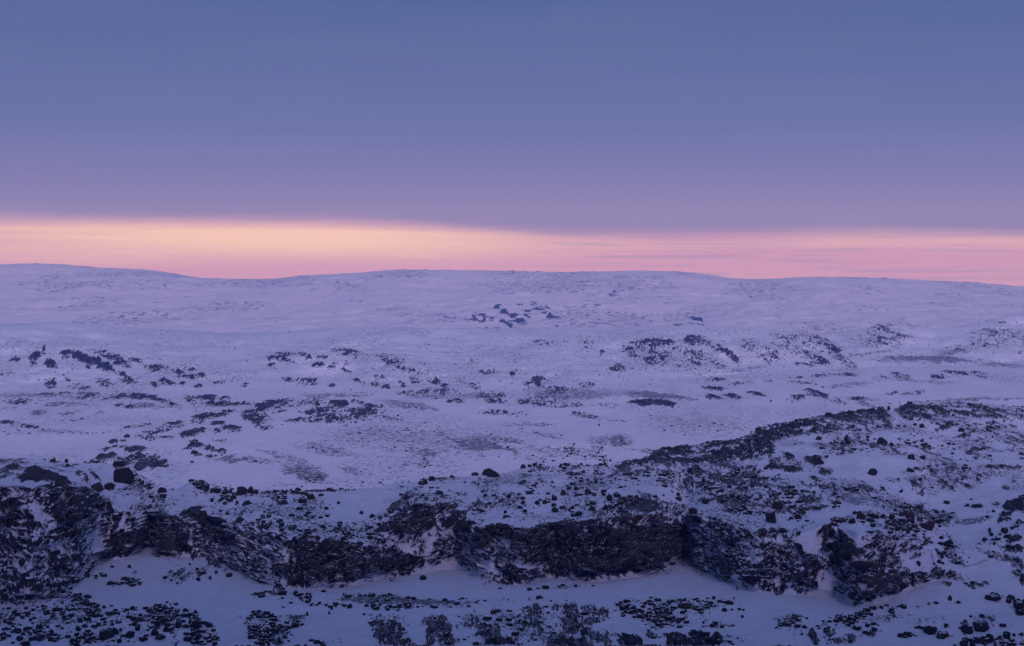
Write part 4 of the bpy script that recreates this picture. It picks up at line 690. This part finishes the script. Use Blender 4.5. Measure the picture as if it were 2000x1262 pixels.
# u, v of the foot, width, height in photograph pixels, shape, stone, own label
b, r_, s_, d_ = 'rough', 'round', 'slab', 'dome'
BO = [
 (103, 903, 12, 9, r_, 0, 'larger of two round boulders on the left skyline'), (128, 902, 9, 7, r_, 0, 'smaller of two round boulders on the left skyline'), (87, 898, 5, 3, r_, 0),
 (188, 959, 25, 17, b, 1, 'broad brownish boulder in the snow hollow behind the left cliff'), (212, 957, 19, 15, b, 0, 'pointed grey boulder beside the broad brownish one behind the left cliff'),
 (240, 943, 42, 31, d_, 0, 'big dark humped rock standing on the left skyline'), (317, 962, 21, 11, d_, 0, 'low domed boulder on the snow at the end of the left skyline rocks'), (337, 957, 6, 3, r_, 0), (374, 904, 9, 5, r_, 0, 'lone dark stone on the open snow below the valley knolls'),
 (402, 958, 10, 12, b, 0), (421, 963, 22, 11, b, 0), (441, 963, 9, 9, b, 0), (472, 967, 22, 17, b, 0, 'tallest rock in the pile on the skyline left of centre'), (489, 963, 14, 13, b, 0), (499, 965, 11, 9, b, 1, 'brown squarish rock at the right end of the skyline pile'), (455, 975, 13, 9, b, 0), (568, 958, 7, 4, d_, 0),
 (646, 960, 19, 8, d_, 0, 'flat-bottomed dark boulder alone on the thin skyline left of centre'), (627, 969, 11, 5, d_, 0), (661, 985, 9, 7, b, 0), (607, 976, 16, 12, b, 1, 'brown leaning boulder at the right end of the bench rubble'), (590, 983, 18, 11, b, 0), (594, 967, 12, 7, b, 1), (543, 976, 10, 8, b, 0), (550, 985, 24, 9, b, 0), (482, 986, 20, 9, d_, 0), (413, 980, 9, 7, b, 0),
 (439, 986, 9, 7, b, 0), (706, 1004, 9, 7, b, 0, 'single small boulder on the smooth snow above the middle cliff'), (681, 958, 5, 3, b, 0),
 (957, 931, 38, 16, d_, 0, 'large dark whaleback boulder on the middle of the ridge'), (928, 929, 15, 7, d_, 0, 'small boulder just left of the large whaleback boulder'), (844, 938, 13, 8, d_, 0), (830, 946, 12, 10, b, 0), (821, 946, 10, 8, b, 0), (884, 933, 12, 5, d_, 0), (858, 966, 16, 8, d_, 0), (1022, 915, 11, 8, r_, 0), (1034, 911, 9, 6, r_, 0), (1045, 910, 10, 6, r_, 0),
 (1094, 914, 6, 6, r_, 0), (1100, 968, 12, 12, r_, 1, 'upright reddish brown boulder among the ridge rubble'), (1112, 956, 10, 6, b, 0), (1126, 958, 10, 8, b, 0), (994, 972, 10, 8, r_, 0), (966, 970, 7, 6, r_, 0), (1049, 986, 10, 9, b, 0), (1022, 985, 8, 8, b, 0), (1064, 984, 9, 9, b, 0), (1083, 978, 12, 10, b, 0), (1085, 1000, 14, 10, b, 0), (1015, 994, 12, 7, d_, 0),
 (1025, 1000, 10, 6, b, 0), (987, 1003, 7, 7, b, 0), (1118, 995, 10, 8, b, 0), (1099, 994, 16, 7, b, 0), (1173, 910, 9, 6, r_, 0), (1182, 909, 8, 6, r_, 0), (1148, 966, 14, 12, b, 0), (1190, 978, 16, 12, b, 0), (1187, 995, 18, 10, b, 0), (1158, 987, 14, 9, b, 0), (1131, 1008, 12, 10, b, 0), (1205, 972, 14, 11, b, 0), (1222, 978, 12, 9, b, 1), (1240, 984, 14, 8, b, 0), (1212, 985, 12, 8, b, 0),
 (1506, 1021, 21, 22, 'block', 0, 'dark cube-shaped boulder above the right cliff'), (1520, 993, 19, 17, 'block', 1, 'tilted angular boulder upslope of the dark cube-shaped one'), (1430, 972, 12, 9, r_, 0, 'left boulder of a close pair on the right bench'), (1443, 975, 10, 9, b, 0, 'right boulder of a close pair on the right bench'), (1325, 978, 18, 9, b, 1), (1325, 969, 8, 8, b, 0), (1362, 1004, 18, 13, b, 1, 'tan wedge-shaped rock on the rim left of the right cliff'),
 (1375, 939, 7, 6, r_, 0), (1396, 955, 30, 6, s_, 1, 'long flat tan slab on the right bench'), (1560, 1014, 12, 11, b, 0), (1542, 984, 8, 5, r_, 0), (1380, 984, 18, 10, b, 0), (1530, 1041, 16, 10, b, 0),
 (1705, 928, 19, 14, b, 0, 'lone boulder in the middle of the smooth snowfield on the right'), (1781, 898, 15, 11, r_, 0, 'round boulder at the right edge of the smooth snowfield'), (1803, 898, 12, 9, b, 0, 'snow-notched boulder right of the round one'), (1778, 922, 19, 9, d_, 0, 'low dark boulder at the left tip of the rubble band'),
 (1801, 836, 10, 9, r_, 0), (1788, 832, 8, 5, r_, 0), (1879, 844, 14, 9, r_, 0, 'reddish rounded boulder high on the right ridge'), (1736, 801, 6, 9, b, 0, 'narrow stone standing upright on the right skyline'), (1764, 803, 10, 7, r_, 0), (1894, 793, 10, 6, r_, 0, 'rounded stone on the skyline at far right'), (1654, 861, 12, 12, b, 0), (1657, 868, 15, 9, b, 0), (1695, 857, 7, 6, r_, 0), (1724, 868, 22, 14, d_, 0),
 (1742, 872, 9, 8, r_, 0), (1802, 861, 6, 5, r_, 0), (1854, 869, 8, 6, r_, 0), (1863, 869, 8, 5, r_, 0), (1601, 907, 20, 15, d_, 0), (1600, 860, 12, 9, b, 0), (1850, 985, 14, 8, b, 0), (1890, 989, 12, 6, d_, 0, 'left boulder of two on the snow right of the rubble'), (1910, 991, 22, 8, b, 0, 'long low boulder on the snow right of the rubble'), (1897, 976, 5, 4, r_, 0),
 (1777, 1018, 26, 22, b, 1, 'tallest brown block in the rubble on the right'), (1762, 1010, 18, 12, b, 1), (1815, 1036, 28, 19, b, 1, 'big dark block at the lower right end of the rubble'), (1665, 1023, 18, 11, b, 0), (1628, 1028, 15, 9, b, 1), (1682, 1015, 18, 13, b, 1), (1700, 1020, 18, 9, b, 0), (1710, 1012, 16, 10, b, 0), (1742, 1014, 18, 12, b, 0), (1752, 1022, 20, 10, b, 1), (1706, 1030, 16, 9, b, 1), (1748, 999, 8, 6, b, 0), (1760, 993, 9, 6, b, 0),
 (1614, 1030, 12, 9, b, 0), (1645, 1021, 12, 8, b, 1), (1725, 1012, 12, 9, b, 0), (1795, 993, 16, 8, b, 0), (1830, 1022, 12, 7, b, 0), (1752, 1037, 10, 9, b, 0), (1771, 1042, 8, 8, b, 0),
 (1855, 1067, 18, 14, b, 0, 'squarish dark boulder on the slope right of the pinnacle'), (1838, 1065, 14, 7, b, 0), (1922, 1057, 10, 8, b, 0), (1937, 1047, 8, 8, b, 0), (1963, 1041, 18, 11, b, 0), (1933, 1040, 8, 10, b, 0), (1944, 1064, 6, 7, b, 0), (1786, 1104, 11, 9, b, 0, 'lone dark boulder on the snow right of the pinnacle'), (1835, 1099, 10, 8, b, 0), (1840, 1091, 8, 8, b, 0), (1848, 1083, 10, 7, b, 1, 'reddish block at the top of the small boulder trail'), (1821, 1104, 7, 5, b, 1), (1630, 986, 6, 6, b, 0),
 (1856, 1173, 9, 10, b, 0, 'single stone above the stone line at lower right'), (1873, 1179, 10, 6, b, 0), (1765, 1189, 15, 9, b, 0), (1830, 1180, 10, 5, b, 0), (1942, 1174, 33, 13, b, 0, 'long broken block at the right end of the stone line'), (1971, 1178, 14, 10, b, 0), (1992, 1187, 24, 13, b, 0), (1994, 1202, 18, 11, b, 0), (1960, 1225, 14, 8, b, 1, 'lone reddish block on the snow at lower right'),
 (1935, 1253, 18, 15, b, 0), (1914, 1257, 17, 13, b, 0), (1967, 1248, 15, 14, 'block', 0, 'squared block in the row of stones at the bottom right'), (1953, 1249, 10, 8, b, 0), (1884, 1263, 17, 13, b, 0), (1900, 1263, 14, 10, b, 0), (1981, 1243, 9, 6, b, 0), (1995, 1242, 10, 7, b, 0), (1818, 1239, 27, 17, b, 0), (1843, 1246, 30, 11, b, 0), (1848, 1226, 9, 9, b, 0), (1889, 1237, 27, 17, b, 0), (1917, 1234, 30, 18, b, 0),
 (1675, 1229, 20, 7, b, 0), (1617, 1229, 8, 7, b, 0), (1707, 1221, 11, 6, b, 0), (1706, 1191, 15, 8, b, 0), (1681, 1204, 10, 8, b, 0), (1741, 1197, 10, 9, b, 0), (1865, 1262, 10, 4, b, 0),
 (156, 1216, 12, 9, r_, 1, 'round reddish stone alone on the lower left slope'), (90, 1200, 18, 9, b, 1), (205, 1249, 28, 21, b, 1, 'largest dark block in the bottom left boulder field'), (222, 1240, 19, 14, b, 0), (252, 1246, 19, 14, r_, 0), (232, 1256, 10, 9, b, 0), (268, 1232, 11, 11, b, 0, 'forked upright rock standing on snow at lower left'), (301, 1242, 16, 14, b, 0), (313, 1250, 22, 12, b, 1), (307, 1225, 13, 12, b, 0),
 (325, 1234, 11, 14, b, 0), (348, 1227, 13, 13, b, 0), (318, 1217, 12, 11, b, 0), (365, 1206, 22, 10, b, 0), (381, 1227, 15, 16, b, 0), (376, 1244, 14, 10, b, 0), (365, 1253, 18, 10, b, 0), (386, 1249, 15, 13, b, 0), (362, 1196, 12, 8, b, 0), (382, 1198, 10, 7, b, 0), (345, 1205, 9, 6, b, 0), (38, 1251, 15, 10, r_, 0), (48, 1263, 18, 12, b, 0), (76, 1250, 12, 8, r_, 0), (98, 1252, 11, 8, r_, 0), (45, 1241, 10, 7, b, 0), (100, 1237, 11, 8, r_, 0),
 (24, 1237, 7, 5, r_, 0), (17, 1244, 9, 5, r_, 0), (132, 1247, 14, 8, r_, 1), (165, 1226, 15, 8, b, 1), (152, 1232, 11, 9, b, 0), (150, 1263, 10, 9, b, 0), (285, 1251, 10, 6, b, 0), (60, 1229, 8, 5, b, 0), (72, 1232, 7, 5, b, 0), (112, 1225, 10, 4, b, 1), (172, 1234, 12, 5, b, 0), (40, 1222, 5, 4, b, 0),
 (219, 1109, 8, 5, b, 0), (252, 1109, 8, 6, b, 1), (201, 1127, 15, 7, b, 0), (322, 1131, 9, 7, b, 0), (334, 1135, 8, 4, b, 0), (346, 1141, 5, 5, b, 0), (387, 1135, 9, 7, b, 0), (371, 1104, 6, 5, b, 0), (447, 1127, 14, 9, b, 0, 'wedge-shaped stone sliding down the snow fan under the cliff'), (422, 1121, 8, 7, b, 0), (410, 1132, 8, 7, b, 0), (50, 1106, 17, 15, b, 0, 'triangular grey rock on the snowy lower left cliff'),
 (545, 1258, 9, 15, b, 0), (540, 1237, 12, 9, b, 0), (577, 1226, 16, 11, b, 0), (600, 1202, 8, 7, b, 0), (645, 1187, 9, 6, b, 0), (648, 1191, 6, 5, b, 0), (643, 1200, 5, 7, b, 0), (683, 1188, 12, 9, b, 0), (711, 1201, 7, 4, b, 0), (721, 1218, 7, 4, b, 0), (607, 1184, 7, 4, b, 0), (568, 1179, 9, 4, b, 0), (553, 1187, 8, 3, b, 0),
 (825, 1133, 15, 9, b, 0, 'tilted block in the snow right of the smooth dark wall'), (1338, 1188, 28, 12, s_, 1, 'broad brown slab in the rubble beside the track'), (1425, 1181, 16, 9, b, 0), (1440, 1153, 4, 9, b, 0), (1450, 1207, 6, 6, b, 0, 'single small stone on the snow below the track bend'), (1374, 1218, 5, 5, b, 0), (1576, 1209, 6, 4, b, 0), (1225, 1189, 9, 9, b, 0), (970, 1195, 17, 6, b, 0),
 (247, 855, 11, 8, r_, 0, 'dark round stone on the snow left of the valley knolls'), (1170, 832, 5, 4, r_, 0), (1096, 851, 5, 3, r_, 0), (1019, 838, 4, 3, r_, 0), (777, 813, 5, 4, r_, 0, 'single dark stone at the right tip of the valley knoll'), (1505, 784, 5, 4, r_, 0), (1607, 757, 5, 3, r_, 0),
]
def region(u, v):
    if v < 800 or (v < 915 and 190 < u < 1240 and v < 900) : return 'dark stones on the valley snow', 'small dark stone lying on the valley snow'
    if v < 1000 and u < 360: return 'stones on the left skyline', 'small stone on the left skyline above the cliff'
    if v < 1010 and u < 740: return 'rocks piled on the bench left of centre', 'dark rock among the bench pile left of centre'
    if v < 1012 and u < 1300: return 'rocks on the middle of the ridge', 'dark rock strewn over the middle of the ridge'
    if v < 945 and u >= 1300: return 'boulders high on the right ridge', 'dark boulder high on the snowy right ridge'
    if v < 1050 and 1590 < u < 1850: return 'blocks of the rubble bank behind the pinnacle', 'angular block in the rubble bank behind the pinnacle'
    if v < 1030 and u >= 1300: return 'rocks on the right bench', 'dark rock on the stony bench above the right cliff'
    if v < 1110 and u >= 1800: return 'stones on the slope at the right edge', 'dark stone on the snow slope at the right edge'
    if v > 1140 and u >= 1480: return 'stones on the snow at lower right', 'dark stone on the lower right snow near the frame bottom'
    if v > 1160 and u > 640: return 'stones along the lower edge of the track', 'dark stone along the lower edge of the snowy track'
    if v > 1150 and u > 420: return 'stones on the snow left of centre at the bottom', 'dark stone on the snow slope between the two rubble patches'
    if v > 1180: return 'boulders of the lower left field', 'dark boulder in the stony field at lower left'
    return 'stones in the snow bowl under the cliffs', 'dark stone lying in the snow bowl under the cliffs'

# more boulders, sized between the traced ones and the rubble, to make up three hundred
def scatter(n, seed, gain=1.0, vmin=800, vmax=1262):
    rg = np.random.default_rng(seed); M = np.clip(B.a, 0, 1.2)[:vmax - V0, :].copy() ** 1.25; M[:vmin - V0] = 0
    M += np.where(np.arange(V0, vmax)[:, None] > 800, .22 * R.a[:vmax - V0] * (R.a[:vmax - V0] < .6), 0)
    M[:max(0, vmin - V0)] = 0
    cs = np.cumsum(M.ravel()); k_ = np.searchsorted(cs, rg.random(n) * cs[-1])
    return (k_ % 2000) + rg.random(n), k_ // 2000 + V0 + rg.random(n)
nextra = max(0, 296 - len(BO))
eu, ev = scatter(nextra * 3, 5, vmin=900)
cnt = 0
for a_, c_ in zip(eu, ev):
    if cnt >= nextra: break
    w = random.uniform(6.5, 9.5)
    if all((q[0] - a_) ** 2 + ((q[1] - c_) * 1.4) ** 2 > 160 for q in BO):
        BO.append((a_, c_, w, w * random.uniform(.6, .85), 'rough', 0)); cnt += 1
pts, err = ground_at(np.array([q[0] for q in BO], float), np.array([q[1] for q in BO], float))
for i, q in enumerate(BO):
    u_, v_, w, h, kd, st_ = q[:6]; p = pts[i]; mpp = p[1] / F
    me = big_mesh(kd, i % 9, (m_dark, m_brown)[st_])
    o = bpy.data.objects.new('boulder', me); S.collection.objects.link(o)
    W_, H_ = w * mpp, h * mpp
    dp = W_ * random.uniform(.7, 1.0)
    sink = .30 if kd in (r_, d_) else .22
    hh = H_ / (1 - sink)
    if kd == 'dome': sink = .45; hh = H_ / (1 - sink)
    o.scale = (W_ / 2 * 1.04, dp / 2, hh / 2)
    o.rotation_euler = (0, random.uniform(-.1, .1), random.uniform(0, 6.28) if kd == 'rough' or w < 10 else random.choice((0, math.pi)) + random.uniform(-.35, .35))
    o.location = (p[0], p[1] + dp * .25, p[2] + hh / 2 - hh * sink)
    g_, l_ = region(u_, v_)
    o['category'] = 'boulder'
    o['label'] = q[6] if len(q) > 6 else l_
    o['group'] = g_

# small rubble: nobody could count it
def rubble(name, n, seed, smin, smax, vmin, vmax, base, mat, label, Mfn=None, clampM=None):
    rg = np.random.default_rng(seed)
    M = Mfn().astype(np.float64); cs = np.cumsum(M.ravel()); kk = np.searchsorted(cs, rg.random(n) * cs[-1])
    uu = (kk % 2000) + rg.random(n); vv = kk // 2000 + V0 + rg.random(n)
    pp, er = ground_at(uu, vv); ok = er < 2.5; pp = pp[ok]; n = len(pp)
    s = smin * (smax / smin) ** (rg.random(n) ** 3.0)
    var = [rock_shape(base, seed * 31 + i, 'rough' if i % 3 else 'round')[0] for i in range(14)]; f = base[1]
    nv = len(base[0]); V = np.array(var)[rg.integers(0, 14, n)]
    a = rg.uniform(0, 6.28, n); ca, sa = np.cos(a)[:, None], np.sin(a)[:, None]
    sx_, sy_, sz_ = (s * rg.uniform(.65, 1.35, n))[:, None], (s * rg.uniform(.7, 1.2, n))[:, None], (s * rg.uniform(.55, 1.0, n))[:, None]
    x = V[..., 0] * sx_ / 2; y = V[..., 1] * sy_ / 2; z = V[..., 2] * sz_ / 2
    Vx = x * ca - y * sa + pp[:, :1]; Vy = x * sa + y * ca + pp[:, 1:2]; Vz = z + pp[:, 2:3] + sz_ * .18
    verts = np.stack([Vx, Vy, Vz], -1).reshape(-1, 3); faces = (f[None] + (np.arange(n) * nv)[:, None, None]).reshape(-1, 3)
    me = bpy.data.meshes.new(name); raw_mesh(me, verts, faces); me.materials.append(mat); me.update()
    o = bpy.data.objects.new(name, me); S.collection.objects.link(o); o['kind'] = 'stuff'; o['label'] = label; o['category'] = 'rubble'
vs = np.arange(V0, V1)[:, None]
uu_, vv_ = np.meshgrid(np.arange(2000.), np.arange(V0, V1) * 1.)
CL = np.clip((fbm(uu_ / 26, vv_ / 15, uu_ * 0, 3, 401) - .36) * 5, .15, 1.3)
def M_near():
    b_ = np.clip(B.a, 0, 1.2) ** 1.3 + .10 * R.a * (R.a < .65) + .18 * G.a
    skyv = v_sky(np.arange(2000.))[None]; b_ = b_ * CL
    return b_ * (vs > skyv) * (vs < 1264) * np.clip((vs - 700) / 400, .5, 1)
def M_mid():
    skyv = v_sky(np.arange(2000.))[None]
    return (B.a * .55 + .6 * R.a * (R.a < .8) + .05 * G.a) * (vs < skyv - 2) * (vs > 640)
rubble('rubble', 13000, 3, .15, 1.7, 800, 1262, I1, m_rub, 'loose dark stones scattered over the snow of the near ridge and slopes', M_near)
rubble('valley_rubble', 20000, 4, .5, 2.6, 640, 960, I1, m_rub, 'specks of dark stone scattered over the far valley floor and hills', M_mid)

# two thin stakes standing in the snow hollow behind the left cliff
mw = bpy.data.materials.new('weathered_wood'); mw.use_nodes = True; kk_ = NT(mw.node_tree)
bs_ = kk_.n('ShaderNodeBsdfPrincipled'); bs_.inputs['Roughness'].default_value = .9
kk_.put(bs_.inputs[0], kk_.mix(kk_.noise(kk_.n('ShaderNodeNewGeometry').outputs['Position'], 6., 3.), (.03, .026, .026), (.06, .05, .048)))
kk_.put(kk_.n('ShaderNodeOutputMaterial').inputs[0], bs_.outputs[0])
sp, _ = ground_at(np.array([151.5, 175.5]), np.array([951., 950.]))
import bmesh
for p, h, lb in ((sp[0], 10.5, 'left one of two thin stakes in the snow hollow'), (sp[1], 13.5, 'right one of two thin stakes, just left of the broad brownish boulder')):
    bm = bmesh.new(); H_ = h * p[1] / F
    bmesh.ops.create_cone(bm, segments=8, cap_ends=True, radius1=.06, radius2=.045, depth=H_ + .4)
    me = bpy.data.meshes.new('stake'); bm.to_mesh(me); bm.free(); me.materials.append(mw)
    o = bpy.data.objects.new('stake', me); S.collection.objects.link(o); o.location = (p[0], p[1], p[2] + H_ / 2 - .2)
    o.rotation_euler = (.02, .03, 0); o['category'] = 'stake'; o['label'] = lb; o['group'] = 'stakes in the snow hollow'

# ------------------------------------------------------------------ haze
hz = bpy.data.materials.new('haze_air'); hz.use_nodes = True; k = NT(hz.node_tree)
pv_ = k.n('ShaderNodeVolumePrincipled'); pv_.inputs['Color'].default_value = (.26, .42, 1.0, 1); pv_.inputs['Density'].default_value = 1.25e-4
pv_.inputs['Absorption Color'].default_value = (1, 1, 1, 1)
pv_.inputs['Anisotropy'].default_value = .45
k.put(k.n('ShaderNodeOutputMaterial').inputs['Volume'], pv_.outputs[0])
bm = bmesh.new(); bmesh.ops.create_cube(bm, size=1)
me = bpy.data.meshes.new('haze'); bm.to_mesh(me); bm.free(); me.materials.append(hz)
o = bpy.data.objects.new('haze', me); S.collection.objects.link(o); o['kind'] = 'stuff'; o['label'] = 'blue violet dusk haze'
zlo = min(float(s[1][..., 2].min()) for s in sheets.values()) - 1; zhi = MZ + 2
o.scale = (30000, 10900, zhi - zlo); o.location = (0, 10900 / 2 - 1000, (zhi + zlo) / 2)
print('HAZE z', zlo, zhi)
